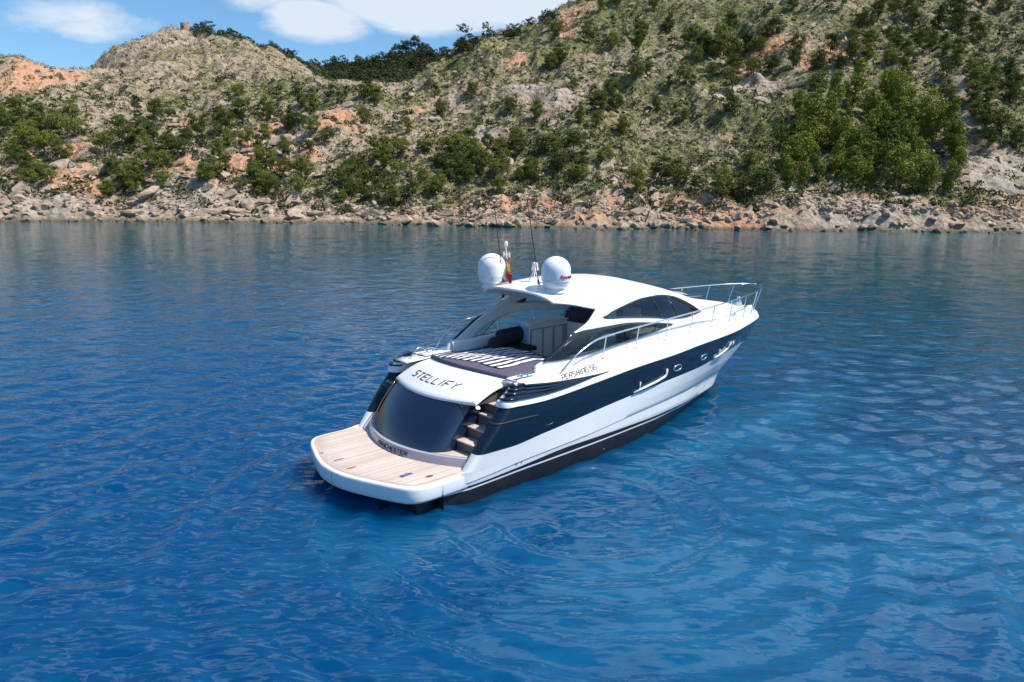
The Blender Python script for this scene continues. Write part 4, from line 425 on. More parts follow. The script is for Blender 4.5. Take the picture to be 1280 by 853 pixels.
def build_hills():
    az = np.radians(np.linspace(-53, 54, 1000))
    r = np.concatenate([np.arange(-8, 8, .35), np.arange(8, 60, .5), np.arange(60, 260, .9), np.arange(260, 520, 3.)])
    A, DRr = np.meshgrid(az, r, indexing='ij')
    # follow the water's edge so that the banks get fine faces
    AZd = np.degrees(A); i, f = smooth_lerp(AZd, AZ); f2 = f*f*(3-2*f)*.5+f*.5
    sh = SHORE[i]*(1-f2)+SHORE[i+1]*f2
    RR = sh+DRr; X = RR*np.sin(A); Y = RR*np.cos(A)
    Z, dr = ground(X, Y)
    x, y, z, d = X.ravel(), Y.ravel(), Z.ravel(), dr.ravel()
    a, b = X.shape; I = np.arange(a*b).reshape(a, b)
    F = np.stack([I[:-1, :-1], I[1:, :-1], I[1:, 1:], I[:-1, 1:]], -1).reshape(-1, 4)
    o = mesh_np('hills', np.c_[x, y, z], F, ground_material(), True,
                attrs=dict(wood=wood_cover(x, y, d), earth=np.maximum(blobfield(x, y, PL['earth'], 1.35)*.80, (.34+.3*fbm(x/9, y/3, 3, 90))*np.exp(-((d-7)/5)**2)*np.clip((az_d(x, y)+12)/4, 0, 1)), pale=blobfield(x, y, PL['pale'])*.7, grass=grass_cover(x, y, z, d)-.9*np.maximum(blobfield(x, y, PL['earth']), blobfield(x, y, PL['pale']))*.6))
    if o.data.polygons[5000].normal.z < 0: o.data.flip_normals()
    tag(o, kind='structure')
build_hills()

# ---- plants
def leaf_mat(name, c1, c2, rnd=.25, tone=None):
    m, n, l, p = new_mat(name)
    oi = nd(n, 'ShaderNodeObjectInfo'); g = nd(n, 'ShaderNodeNewGeometry')
    t = nd(n, 'ShaderNodeTexNoise', _Scale=.9, _Detail=3); l.new(g.outputs['Position'], t.inputs['Vector'])
    ad = nd(n, 'ShaderNodeMath', operation='ADD'); l.new(t.outputs['Fac'], ad.inputs[0])
    ml = nd(n, 'ShaderNodeMath', operation='MULTIPLY_ADD'); l.new(oi.outputs['Random'], ml.inputs[0]); ml.inputs[1].default_value = rnd*2; ml.inputs[2].default_value = -rnd; l.new(ml.outputs[0], ad.inputs[1])
    if tone:
        ta = nd(n, 'ShaderNodeAttribute', attribute_name=tone); l.new(ta.outputs['Fac'], ad.inputs[1])
    r = nd(n, 'ShaderNodeMapRange'); r.inputs['From Min'].default_value = .25; r.inputs['From Max'].default_value = .75; l.new(ad.outputs[0], r.inputs['Value'])
    mx = nd(n, 'ShaderNodeMix', data_type='RGBA'); mx.inputs['A'].default_value = (*c1, 1); mx.inputs['B'].default_value = (*c2, 1); l.new(r.outputs[0], mx.inputs['Factor'])
    l.new(mx.outputs['Result'], p.inputs['Base Color']); p.inputs['Roughness'].default_value = .75; p.inputs['Specular IOR Level'].default_value = .2
    return m
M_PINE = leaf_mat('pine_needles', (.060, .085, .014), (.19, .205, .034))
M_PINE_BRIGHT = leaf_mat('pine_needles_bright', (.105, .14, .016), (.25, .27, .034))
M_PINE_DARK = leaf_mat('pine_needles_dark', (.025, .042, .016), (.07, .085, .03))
M_BARK = simple('pine_bark', (.16, .12, .09), .9, var=.3, vscale=2)
M_SCRUB = leaf_mat('scrub_leaves', (.045, .060, .020), (.22, .22, .075), 0, 'tone')
def leaf_cloud(R, C, S, n, size):
    """n leaf faces round each centre C (k,3) with radii S (k,3)"""
    k = len(C); d = R.normal(size=(k, n, 3)); d /= np.linalg.norm(d, axis=2, keepdims=True)
    rad = R.uniform(.35, 1.0, size=(k, n, 1))**.5
    P = C[:, None]+d*rad*S[:, None]
    P = P.reshape(-1, 3); m = len(P)
    nn = d.reshape(-1, 3)*.55+R.normal(size=(m, 3))*.6+np.array([0, 0, .35]); nn /= np.linalg.norm(nn, axis=1, keepdims=True)
    u = np.cross(nn, R.normal(size=(m, 3))); u /= np.linalg.norm(u, axis=1, keepdims=True); v = np.cross(nn, u)
    s = (size*R.uniform(.6, 1.3, size=(m, 1)))
    V = np.stack([P-u*s, P+v*s*.7, P+u*s, P-v*s*.7], 1).reshape(-1, 3)
    return V, np.arange(4*m).reshape(m, 4)
def tree_meshes(kind, seed, n_clump, n_leaf):
    """unit tree 1 m high: trunk and crown meshes"""
    R = np.random.default_rng(seed)
    lean = R.normal(0, .06, 2)+(np.array([.16, -.05]) if kind == 2 else 0)
    if kind == 0: rx, rz, cz = .37, .39, .53
    elif kind == 1: rx, rz, cz = .25, .44, .54
    elif kind == 2: rx, rz, cz = .46, .29, .62
    else: rx, rz, cz = .33, .37, .53
    c = []
    while len(c) < n_clump:
        q = R.uniform(-1, 1, 3); rr = np.linalg.norm(q)
        if rr > 1 or rr < .35: continue
        if kind == 1: w = 1-.35*max(q[2], 0)
        elif kind == 2: w = 1
        else: w = 1-.3*abs(q[2]) if q[2] > 0 else 1-.15*abs(q[2])
        if kind == 3 and R.random() < .25 and q[2] < 0: continue
        ang = math.atan2(q[1], q[0]); lob = 1+.22*math.sin(ang*2+seed)+.16*math.sin(ang*3+seed*2.3)
        c.append([q[0]*rx*w*lob, q[1]*rx*w*lob, cz+q[2]*rz*(1+.1*math.sin(ang*2+seed))])
    c = np.array(c); c[:, :2] += lean*(c[:, 2:]/.8)
    s = R.uniform(.065, .135, (n_clump, 1))*np.array([[1.15, 1.15, .75]])
    V, F = leaf_cloud(R, c, s, n_leaf, .019 if n_leaf > 25 else .036)
    mb = MB()
    top = np.array([lean[0], lean[1], .8])
    bend = R.normal(0, .03, 2)
    pts = [np.array([0, 0, -.08]), np.array([bend[0], bend[1], .2]), top*.6+np.array([bend[0], bend[1], 0]), top]
    mb.tube(pts, [.026, .021, .015, .005], 6)
    for j in range(9):
        i = R.integers(n_clump); t = R.uniform(.3, .75); a = pts[0]*(1-t)+top*t
        e = c[i]; mb.tube([a, (a+e)/2+np.array([0, 0, .02]), e], [.010, .007, .003], 4, False)
    return V, F, mb
TREE_KIND = {}
protos = []
for kind, seeds in ((0, (1, 2, 3)), (1, (4, 5, 6)), (2, (7, 8)), (3, (9, 10))):
    for s in seeds:
        V, F, mb = tree_meshes(kind, s, 52, 84)
        cm = {}
        for zname, mat in (('n', M_PINE), ('b', M_PINE_BRIGHT), ('d', M_PINE_DARK)):
            o = mesh_np('crown', V, F, mat, False); cm[zname] = o.data; bpy.data.objects.remove(o)
        t = mb.build('trunk', M_BARK, smooth=True); tm = t.data; bpy.data.objects.remove(t)
        protos.append((kind, cm, tm))
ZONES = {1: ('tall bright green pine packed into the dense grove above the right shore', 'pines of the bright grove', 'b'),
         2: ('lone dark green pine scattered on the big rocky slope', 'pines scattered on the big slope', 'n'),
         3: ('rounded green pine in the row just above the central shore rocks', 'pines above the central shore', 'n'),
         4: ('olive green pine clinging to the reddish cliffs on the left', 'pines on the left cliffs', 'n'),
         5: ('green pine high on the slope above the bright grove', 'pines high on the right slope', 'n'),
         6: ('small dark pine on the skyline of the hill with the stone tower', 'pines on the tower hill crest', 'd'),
         7: ('dark pine of the wood on the far ridge', 'pines of the far ridge', 'd')}
T = PL['T']
app = [t[2]/math.hypot(t[0], t[1]) for t in T]
order = sorted(range(len(T)), key=lambda i: -app[i])
R = np.random.default_rng(21)
for i in order[:300]:
    x, y, h, kind, zone, w = T[i]
    z = float(ground(x, y)[0])
    lab, grp, ck = ZONES[zone]
    opts = [p for p in protos if p[0] == kind]; _, cm, tm = opts[int(R.integers(len(opts)))]
    e = empty('pine_tree', (x, y, z-.1), float(R.uniform(0, 6.28)))
    e.scale = (h*w, h*w*float(R.uniform(.9, 1.1)), h)
    tag(e, lab, 'pine tree', grp)
    link(bpy.data.objects.new('trunk', tm), e); link(bpy.data.objects.new('crown', cm[ck]), e)
def merged_trees():
    VV = []; FF = []; n = 0; lod = {k: tree_meshes(k, 30+k, 22, 22)[:2] for k in range(4)}
    for i in order[300:]:
        x, y, h, kind, zone, w = T[i]; z = float(ground(x, y)[0]); V, F = lod[kind]; a = R.uniform(0, 6.28); c, s = math.cos(a), math.sin(a)
        Q = V*np.array([h*w, h*w, h]); Q = np.c_[Q[:, 0]*c-Q[:, 1]*s, Q[:, 0]*s+Q[:, 1]*c, Q[:, 2]]+np.array([x, y, z])
        VV.append(Q); FF.append(F+n); n += len(Q)
    o = mesh_np('small_pines', np.concatenate(VV), np.concatenate(FF), M_PINE_DARK, False)
    tag(o, 'small dark pines thinly spread over the crests and ridges', 'pines', kind='stuff')
merged_trees()
def scatter(n, R, azr=(-36, 37), dmax=290):
    az = np.radians(R.uniform(*azr, n)); u = R.random(n); dr0 = 3+u**1.25*dmax
    i, f = smooth_lerp(np.degrees(az), AZ); f2 = f*f*(3-2*f)*.5+f*.5; sh = SHORE[i]*(1-f2)+SHORE[i+1]*f2
    r = sh+dr0; x = r*np.sin(az); y = r*np.cos(az); z, dr = ground(x, y); return x, y, z, dr
def build_scrub():
    R = np.random.default_rng(8); x, y, z, dr = scatter(90000, R)
    g = grass_cover(x, y, z, dr)-.55*np.maximum(blobfield(x, y, PL['earth'], .9), blobfield(x, y, PL['pale'], .9))
    k = (R.random(len(x))*.55+.12 < g) & (dr > 2.5) & (dr < 290); x, y, z, dr = x[k], y[k], z[k], dr[k]
    x, y, z, dr = x[:44000], y[:44000], z[:44000], dr[:44000]
    n = len(x); s = R.uniform(.22, .62, n)*(1+R.exponential(.28, n))*(1+.35*(dr > 120))
    C = np.c_[x, y, z+s*.25]; S = np.c_[s, s, s*.62]
    xb, yb, zb_, db = scatter(26000, R); ab = np.degrees(np.arctan2(xb, yb)); kb = (R.random(len(xb)) < .04+.10*(fbm(xb/12, yb/12, 3, 57) > .52)+.06*(ab < -8)*(db < 110)+.06*(db < 16)) & (db > 4); xb, yb, zb_ = xb[kb], yb[kb], zb_[kb]
    sb_ = R.uniform(.6, 1.25, len(xb)); V2, F2 = leaf_cloud(R, np.c_[xb, yb, zb_+sb_*.45], np.c_[sb_, sb_, sb_*.85], 46, .22); tone2 = np.repeat(R.normal(-.32, .18, len(xb)), 46*4)
    V, F = leaf_cloud(R, C, S, 22, .15)
    tone = np.repeat(R.normal(0, .26, n)+.02-.5*(R.random(n) < .22)*R.random(n), 22*4)
    o = mesh_np('scrub', np.concatenate([V, V2]), np.concatenate([F, F2+len(V)]), M_SCRUB, False, attrs=dict(tone=np.concatenate([tone, tone2]))); tag(o, 'low green and olive scrub covering the rocky hillsides', 'scrub', kind='stuff')
build_scrub()
def build_wood():
    R = np.random.default_rng(18); a = np.radians(R.uniform(-23, -3, 30000)); i, f = smooth_lerp(np.degrees(a), AZ); f2 = f*f*(3-2*f)*.5+f*.5; r = SHORE[i]*(1-f2)+SHORE[i+1]*f2+R.uniform(200, 350, 30000)
    x, y = r*np.sin(a), r*np.cos(a); z, dr = ground(x, y); k = R.random(30000) < wood_cover(x, y, dr)*.5; x, y, z = x[k][:6500], y[k][:6500], z[k][:6500]
    s = R.uniform(.7, 1.7, len(x)); V, F = leaf_cloud(R, np.c_[x, y, z+s*.6], np.c_[s, s, s*.9], 26, .34)
    tag(mesh_np('distant_wood', V, F, M_PINE_DARK, False), 'dark low wood covering the far ridge', 'wood', kind='stuff')
build_wood()
M_ROCK = None
def rock_mat():
    m, n, l, p = new_mat('limestone')
    g = nd(n, 'ShaderNodeNewGeometry'); oi = nd(n, 'ShaderNodeObjectInfo')
    t = nd(n, 'ShaderNodeTexNoise', _Scale=1.1, _Detail=6, _Roughness=.65); l.new(g.outputs['Position'], t.inputs['Vector'])
    r = nd(n, 'ShaderNodeValToRGB'); l.new(t.outputs['Fac'], r.inputs[0]); e = r.color_ramp.elements
    e[0].position = .3; e[0].color = (.18, .135, .10, 1); e[1].position = .72; e[1].color = (.50, .41, .31, 1); q = e.new(.5); q.color = (.37, .28, .205, 1)
    sp = nd(n, 'ShaderNodeSeparateXYZ'); l.new(g.outputs['Position'], sp.inputs[0])
    w = nd(n, 'ShaderNodeMapRange'); w.inputs['From Min'].default_value = .2; w.inputs['From Max'].default_value = .75; w.inputs['To Min'].default_value = .85; w.inputs['To Max'].default_value = 0; l.new(sp.outputs['Z'], w.inputs['Value'])
    mx = nd(n, 'ShaderNodeMix', data_type='RGBA'); l.new(w.outputs[0], mx.inputs['Factor']); l.new(r.outputs[0], mx.inputs['A']); mx.inputs['B'].default_value = (.095, .07, .045, 1)
    l.new(mx.outputs['Result'], p.inputs['Base Color']); p.inputs['Roughness'].default_value = .9; p.inputs['Specular IOR Level'].default_value = .15
    b = nd(n, 'ShaderNodeBump', _Strength=.7, _Distance=.12); l.new(t.outputs['Fac'], b.inputs['Height']); l.new(b.outputs[0], p.inputs['Normal'])
    return m
M_ROCK = rock_mat()
def ico(sub):
    import bmesh
    bm = bmesh.new(); bmesh.ops.create_icosphere(bm, subdivisions=sub, radius=1)
    V = np.array([v.co[:] for v in bm.verts]); F = np.array([[v.index for v in f.verts] for f in bm.faces]); bm.free(); return V, F
def rock_shape(R, V):
    """cut a ball with random planes to get a blocky stone"""
    Q = V.copy()
    for k in range(9):
        nrm = R.normal(size=3); nrm /= np.linalg.norm(nrm); d = R.uniform(.30, .70); t = Q@nrm; Q -= np.outer(np.clip(t-d, 0, None), nrm)
    return Q*R.uniform(.75, 1.2, 3)+R.normal(0, .02, Q.shape)
def build_rocks():
    R = np.random.default_rng(14)
    V0, F0 = ico(2); V1, F1 = ico(3); shapes = [rock_shape(R, V0) for _ in range(8)]
    # loose stones
    x, y, z, dr = scatter(26000, R)
    den = .30+.5*(fbm(x/14, y/14, 4, 61)-.3)+.5*np.exp(-((dr-4)/5)**2)
    az = np.degrees(np.arctan2(x, y)); den += .18*(az < -8)*(dr > 90)
    k = (R.random(len(x)) < den) & (dr < 290); x, y, z = x[k][:8500], y[k][:8500], z[k][:8500]
    xs, ys, zs, _ = scatter(9000, R, dmax=5.5); kk = (np.degrees(np.arctan2(xs, ys)) > -14) | (R.random(len(xs)) < .4); xs, ys, zs = xs[kk], ys[kk], zs[kk]; x = np.r_[x, xs[:3600]]; y = np.r_[y, ys[:3600]]; z = np.r_[z, zs[:3600]]
    V00, F00 = ico(1); sh0 = [rock_shape(R, V00) for _ in range(12)]
    n = len(x); s = R.uniform(.16, .40, n)*(1+R.exponential(.5, n))
    a = R.uniform(0, 6.28, n); idx = R.integers(12, size=n); S = np.stack(sh0)[idx]*s[:, None, None]
    c, q = np.cos(a)[:, None], np.sin(a)[:, None]
    P = np.stack([S[..., 0]*c-S[..., 1]*q+x[:, None], S[..., 0]*q+S[..., 1]*c+y[:, None], S[..., 2]*.75+z[:, None]], -1)
    F = (F00[None]+(np.arange(n)*len(V00))[:, None, None]).reshape(-1, 3)
    o = mesh_np('loose_rocks', P.reshape(-1, 3), F, M_ROCK, False); tag(o, 'loose pale stones and rubble strewn over the slopes and shore', 'rocks', kind='stuff')
    # bedrock breaking through the slopes in ledges
    x, y, z, dr = scatter(9000, R, dmax=270); azd = np.degrees(np.arctan2(x, y))
    den = np.clip(fbm(x/11, y/11, 4, 101)*2.6-1.15, 0, 1)*.5+.35*np.exp(-((dr-9)/8)**2)*(azd < -9)+.25*blobfield(x, y, PL['pale'], 1.2)+.2*blobfield(x, y, PL['earth'], 1.3)
    k = R.random(len(x)) < den; x, y, z, dr = x[k][:3400], y[k][:3400], z[k][:3400], dr[k][:3400]; n = len(x)
    shb = np.stack([rock_shape(R, V0) for _ in range(16)]); s = R.uniform(.45, .95, n)*(1+R.exponential(.4, n)); a = R.normal(.5, .5, n); idx = R.integers(16, size=n)
    S = shb[idx]*s[:, None, None]*np.array([1.5, .9, .75]); til = R.normal(.35, .25, n)[:, None]; Sx = S[..., 0]*np.cos(til)-S[..., 2]*np.sin(til); Sz = S[..., 0]*np.sin(til)+S[..., 2]*np.cos(til)
    c, q = np.cos(a)[:, None], np.sin(a)[:, None]
    P = np.stack([Sx*c-S[..., 1]*q+x[:, None], Sx*q+S[..., 1]*c+y[:, None], Sz+z[:, None]+.1*s[:, None]], -1)
    F = (F0[None]+(np.arange(n)*len(V0))[:, None, None]).reshape(-1, 3)
    tag(mesh_np('rock_outcrops', P.reshape(-1, 3), F, M_ROCK, False), 'tilted ledges of pale bedrock breaking out of the slopes', 'outcrops', kind='stuff')
    # the boulders along the water's edge, each its own object
    bm = []
    for k in range(8):
        o = mesh_np('shore_boulder', rock_shape(R, V1), F1, M_ROCK, False); bm.append(o.data); bpy.data.objects.remove(o)
    cnt = 0
    fixed = [(-45.1, 132.4, 1.9), (-2.5, 121.0, 1.25), (-6.6, 121.6, 1.0), (-52.6, 133, 1.5), (-64, 130.5, 1.7), (-80.5, 125.5, 1.6), (-40.9, 132.6, 1.2)]
    while cnt < 300:
        if cnt < len(fixed): bx, by, s = fixed[cnt]; lab = 'large pale boulder standing well above the rubble at the waterline'
        else:
            az = math.radians(R.uniform(-34.5, 34.8)); i, f = smooth_lerp(np.array([math.degrees(az)]), AZ); f2 = f*f*(3-2*f)*.5+f*.5
            sh = float((SHORE[i]*(1-f2)+SHORE[i+1]*f2)[0]); r = sh+3+R.uniform(-5.5, 3.5); bx, by = r*math.sin(az), r*math.cos(az); s = R.uniform(.32, .6)*(1+R.exponential(.4))
            lab = None
        z, dr = ground(bx, by); 
        if lab is None and not (-1.2 < dr < 3.5): continue
        z = max(float(z), -.15)
        o = bpy.data.objects.new('shore_boulder', bm[int(R.integers(8))]); link(o); o.location = (bx, by, z+s*.12)
        o.rotation_euler = (float(R.uniform(-.4, .4)), float(R.uniform(-.4, .4)), float(R.uniform(0, 6.28))); o.scale = (s*float(R.uniform(.9, 1.35)), s, s*float(R.uniform(.6, .85)))
        if lab: tag(o, lab, 'boulder', 'largest shoreline boulders')
        else:
            side = 'left' if bx < -30 else ('central' if bx < 25 else 'right')
            tag(o, {'left': 'pale boulder at the waterline below the left cliffs', 'central': 'pinkish boulder in the jumble along the central shore', 'right': 'pale boulder at the waterline below the bright pine grove'}[side], 'boulder', 'boulders along the %s shore' % side)
        cnt += 1
build_rocks()
def build_tower():
    m, n, l, p = new_mat('tower_masonry')
    tc = nd(n, 'ShaderNodeTexCoord'); br = nd(n, 'ShaderNodeTexBrick', _Scale=1.6); l.new(tc.outputs['Object'], br.inputs['Vector'])
    br.inputs['Color1'].default_value = (.46, .27, .17, 1); br.inputs['Color2'].default_value = (.40, .24, .15, 1); br.inputs['Mortar'].default_value = (.3, .2, .13, 1)
    l.new(br.outputs['Color'], p.inputs['Base Color']); p.inputs['Roughness'].default_value = .95
    x, y = PL['tower']; z = float(ground(x, y, True)[0])+.9
    e = empty('watchtower', (x, y, z-.5)); tag(e, 'small round ruined stone watchtower on the summit of the left hill', 'tower')
    mb = MB(); mb.lathe([(2.3, -2), (2.1, 2), (1.9, 4.4)], n=28); mb.build('wall', m, e, True, auto=40)
    R = np.random.default_rng(2); mb = MB()
    for k in range(9):
        a = 2*math.pi*k/14+.3; h = R.uniform(.3, 1.0); mb.box((1.75*math.cos(a), 1.75*math.sin(a), 4.4+h/2), (.5, .8, h), a)
    mb.build('broken_parapet', m, e)
    mb = MB(); mb.box((0, -2.2, 2.6), (.6, .25, .9)); mb.build('window', simple('dark_opening', (.03, .025, .02), .9), e)
build_tower()
# ============================== the yacht ==============================
YT = empty('motor_yacht', (-3.66, 15.97, WATER_TO_BOAT), math.radians(90-46.87))
tag(YT, 'white motor yacht with dark blue hull band and teak swim platform, afloat in the bay', 'yacht')
# materials
M_WHITE = simple('white_gelcoat', (.84, .83, .81), .28, coat=.18, var=.02, vscale=1.5)
M_NAVY = simple('navy_gelcoat', (.006, .017, .036), .09, coat=0, var=.06, vscale=.8, spec=.45)
M_NAVYD = simple('navy_metallic', (.008, .019, .048), .22, metal=.0, coat=.15, var=.06, vscale=.8, spec=.8)
M_BLACK = simple('black_gloss', (.010, .011, .014), .10, coat=.8)
M_BOOT = simple('black_antifouling', (.012, .014, .018), .45, var=.3, vscale=2, bump=.3)
M_CHROME = simple('stainless_steel', (.78, .78, .80), .12, metal=1)
M_GREYP = simple('grey_panel', (.42, .40, .44), .35, coat=.3)
M_CREAM = simple('interior_moulding', (.86, .83, .80), .4, coat=.2, var=.03)
M_RUB = simple('black_rubber', (.02, .02, .022), .6)
M_PAD = simple('purple_grey_cushion_cloth', (.095, .085, .13), .9, var=.14, vscale=5, bump=.5, bscale=30)
M_DARKCL = simple('dark_navy_cloth', (.022, .024, .036), .85, var=.2, vscale=6, bump=.4, bscale=25)
M_COVER = simple('dark_seat_cover_cloth', (.06, .052, .08), .85, var=.15, vscale=6, bump=.3, bscale=25)
M_SHADE_BROWN = simple('stair_shade_brown', (.10, .085, .075), .5, var=.15)  # shade of the stair walls and risers put into a brown colour
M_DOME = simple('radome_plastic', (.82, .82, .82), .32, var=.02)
M_RED = simple('red_lettering', (.35, .015, .05), .5)
def teak():
    m, n, l, p = new_mat('teak_planking')
    tc = nd(n, 'ShaderNodeTexCoord'); s = nd(n, 'ShaderNodeSeparateXYZ'); l.new(tc.outputs['Object'], s.inputs[0])
    k = nd(n, 'ShaderNodeMath', operation='DIVIDE'); l.new(s.outputs['Y'], k.inputs[0]); k.inputs[1].default_value = .062
    fr = nd(n, 'ShaderNodeMath', operation='FRACT'); l.new(k.outputs[0], fr.inputs[0])
    seam = nd(n, 'ShaderNodeMath', operation='LESS_THAN'); l.new(fr.outputs[0], seam.inputs[0]); seam.inputs[1].default_value = .09
    fl = nd(n, 'ShaderNodeMath', operation='FLOOR'); l.new(k.outputs[0], fl.inputs[0])
    wn_ = nd(n, 'ShaderNodeTexWhiteNoise', noise_dimensions='1D'); l.new(fl.outputs[0], wn_.inputs['W'])
    mp = nd(n, 'ShaderNodeMapping'); mp.inputs['Scale'].default_value = (3, 30, 3); l.new(tc.outputs['Object'], mp.inputs[0])
    t = nd(n, 'ShaderNodeTexNoise', _Scale=1.0, _Detail=5); l.new(mp.outputs[0], t.inputs['Vector'])
    t2 = nd(n, 'ShaderNodeTexNoise', _Scale=1.3, _Detail=4); l.new(tc.outputs['Object'], t2.inputs['Vector'])
    ad = nd(n, 'ShaderNodeMath', operation='ADD'); l.new(t.outputs['Fac'], ad.inputs[0]); l.new(wn_.outputs['Value'], ad.inputs[1])
    a2 = nd(n, 'ShaderNodeMath', operation='ADD'); l.new(ad.outputs[0], a2.inputs[0]); l.new(t2.outputs['Fac'], a2.inputs[1])
    r = nd(n, 'ShaderNodeMapRange'); r.inputs['From Min'].default_value = .7; r.inputs['From Max'].default_value = 2.2; l.new(a2.outputs[0], r.inputs['Value'])
    c = nd(n, 'ShaderNodeMix', data_type='RGBA'); c.inputs['A'].default_value = (.50, .39, .325, 1); c.inputs['B'].default_value = (.70, .59, .51, 1); l.new(r.outputs[0], c.inputs['Factor'])
    d = nd(n, 'ShaderNodeMix', data_type='RGBA'); l.new(seam.outputs[0], d.inputs['Factor']); l.new(c.outputs['Result'], d.inputs['A']); d.inputs['B'].default_value = (.27, .20, .17, 1)
    l.new(d.outputs['Result'], p.inputs['Base Color']); p.inputs['Roughness'].default_value = .75
    return m
M_TEAK = teak()
def glass(name, col, dens=.0, rough=.02):
    m, n, l, p = new_mat(name)
    p.inputs['Base Color'].default_value = (*col, 1); p.inputs['Roughness'].default_value = rough
    tr = nd(n, 'ShaderNodeBsdfTransparent'); tr.inputs['Color'].default_value = (*col, 1)
    gl = nd(n, 'ShaderNodeBsdfGlossy', _Roughness=.02); fr = nd(n, 'ShaderNodeFresnel', _IOR=1.5)
    gb = nd(n, 'ShaderNodeNewGeometry'); io = nd(n, 'ShaderNodeMapRange'); l.new(gb.outputs['Backfacing'], io.inputs['Value']); io.inputs['To Min'].default_value = 1.5; io.inputs['To Max'].default_value = 1/1.5; l.new(io.outputs[0], fr.inputs['IOR'])
    mx = nd(n, 'ShaderNodeMixShader'); l.new(fr.outputs[0], mx.inputs[0]); l.new(tr.outputs[0], mx.inputs[1]); l.new(gl.outputs[0], mx.inputs[2])
    l.new(mx.outputs[0], n['Material Output'].inputs['Surface'])
    return m
M_GLASS = glass('tinted_window_glass', (.34, .39, .40)); M_GLASSP = glass('light_window_glass', (.72, .78, .78))
# ---------- hull ----------
def S_top(x): return pch(x, [0, 1.5, 3, 5, 7, 9, 11, 12.5, 14, 15, 16, 16.7, 17.05, 17.2], [2.1, 2.25, 2.33, 2.38, 2.38, 2.34, 2.2, 2.0, 1.6, 1.25, .83, .46, .20, 0])
ROW = {
 'keel': (1.0, 12.9, ([1, 9, 13], [-.95, -.95, -.6]), ([1, 9, 13], [.05, .05, 0])),
 'water': (1.0, 14.2, ([1, 4, 14.3], [-.36, -.36, -.36]), ([1, 5, 8, 10, 12, 13.5, 14.2], [2.05, 2.1, 1.9, 1.45, .82, .33, 0])),
 'stripe': (1.0, 14.6, ([1, 2.1, 3.5, 5.5, 8, 11.4, 14.6], [.045, .09, .17, .23, .25, .12, -.12]), ([1, 5, 8, 10, 12, 13.5, 14.6], [2.1, 2.25, 2.11, 1.76, 1.16, .62, 0])),
 'stripe2': (1.0, 14.66, ([1, 2.1, 3.5, 5.5, 8, 11.4, 14.7], [.085, .13, .21, .27, .29, .16, -.08]), ([1, 5, 8, 10, 12, 13.5, 14.66], [2.105, 2.255, 2.115, 1.767, 1.17, .64, 0])),
 'black': (1.0, 14.8, ([1, 2.1, 3, 5, 8.7, 10.8, 14.8], [.16, .19, .26, .41, .38, .29, .04]), ([1, 5, 8, 10, 12, 13.5, 14.8], [2.13, 2.283, 2.17, 1.86, 1.29, .78, 0])),
 'knuckle': (1.0, 15.15, ([1, 2.1, 3.5, 5.1, 8.8, 11.8, 15.2], [.21, .29, .43, .53, .72, .67, .36]), ([1, 5, 8, 10, 12, 13.5, 15.15], [2.15, 2.30, 2.20, 1.91, 1.38, .88, 0])),
 'knuckle2': (1.0, 15.2, ([1, 2.1, 3.5, 5.1, 8.8, 11.8, 15.2], [.225, .305, .448, .548, .738, .688, .378]), ([1, 5, 8, 10, 12, 13.5, 15.2], [2.165, 2.318, 2.218, 1.93, 1.40, .90, 0])),
 'shelf': (1.0, 15.9, ([1, 3, 5, 9, 12, 15.9], [.50, .58, .82, 1.06, 1.08, .80]), ([1, 5, 8, 10, 12, 14, 15.9], [2.19, 2.33, 2.27, 2.06, 1.63, 1.0, 0])),
 'navybot': (1.9, 16.62, ([1.75, 2.8, 3.9, 6.66, 9, 10.8, 12.3, 14, 16.6], [.86, .85, .96, 1.23, 1.38, 1.43, 1.49, 1.48, 1.22]), ([1.7, 5, 8, 10, 12, 14, 15.5, 16.62], [2.27, 2.345, 2.3, 2.15, 1.8, 1.25, .68, 0])),
 'navytop': (2.66, 17.2, ([1.6, 3.84, 5.5, 7.4, 8.8, 10.4, 13.4, 14.4, 17.2], [1.70, 1.75, 1.87, 2.02, 2.08, 2.17, 2.22, 2.20, 2.02]), None),
}
NU = 150
def row(name, s=-1, x0=None):
    a, b, zk, yk = ROW[name]; a = a if x0 is None else x0
    u = np.linspace(0, 1, NU); u = 1-(1-u)**1.25; x = a+(b-a)*u
    z = pch(x, *zk); y = S_top(x) if yk is None else pch(x, *yk)
    y = y*(1-.055*np.clip((1.75-x)/.75, 0, 1))
    return np.stack([x, s*y, z], -1)
def lerp_rows(A, B, n, bulge=0):
    """n rows strictly between A and B; the surface bows outwards a little"""
    out = []
    for k in range(1, n+1):
        f = k/(n+1); P = A*(1-f)+B*f; P = P.copy(); P[..., 1] += np.sign(P[..., 1])*bulge*4*f*(1-f)*np.minimum(1, np.abs(P[..., 1])/.6)
        out.append(P)
    return out
def lower_hull(s):
    rows = [row('keel', s)]; rows += lerp_rows(rows[0], row('water', s), 3, .12); mats = [0]*4
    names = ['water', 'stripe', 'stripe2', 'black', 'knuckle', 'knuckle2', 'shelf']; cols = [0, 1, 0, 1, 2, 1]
    for i, nme in enumerate(names):
        r = row(nme, s)
        if i:
            extra = lerp_rows(rows[-1], r, 2, {'stripe': .02}.get(nme, 0)) if nme in ('stripe', 'shelf', 'knuckle') else []
            rows += extra; mats += [cols[i-1]]*(len(extra)+1)
        rows.append(r)
    return rows, mats
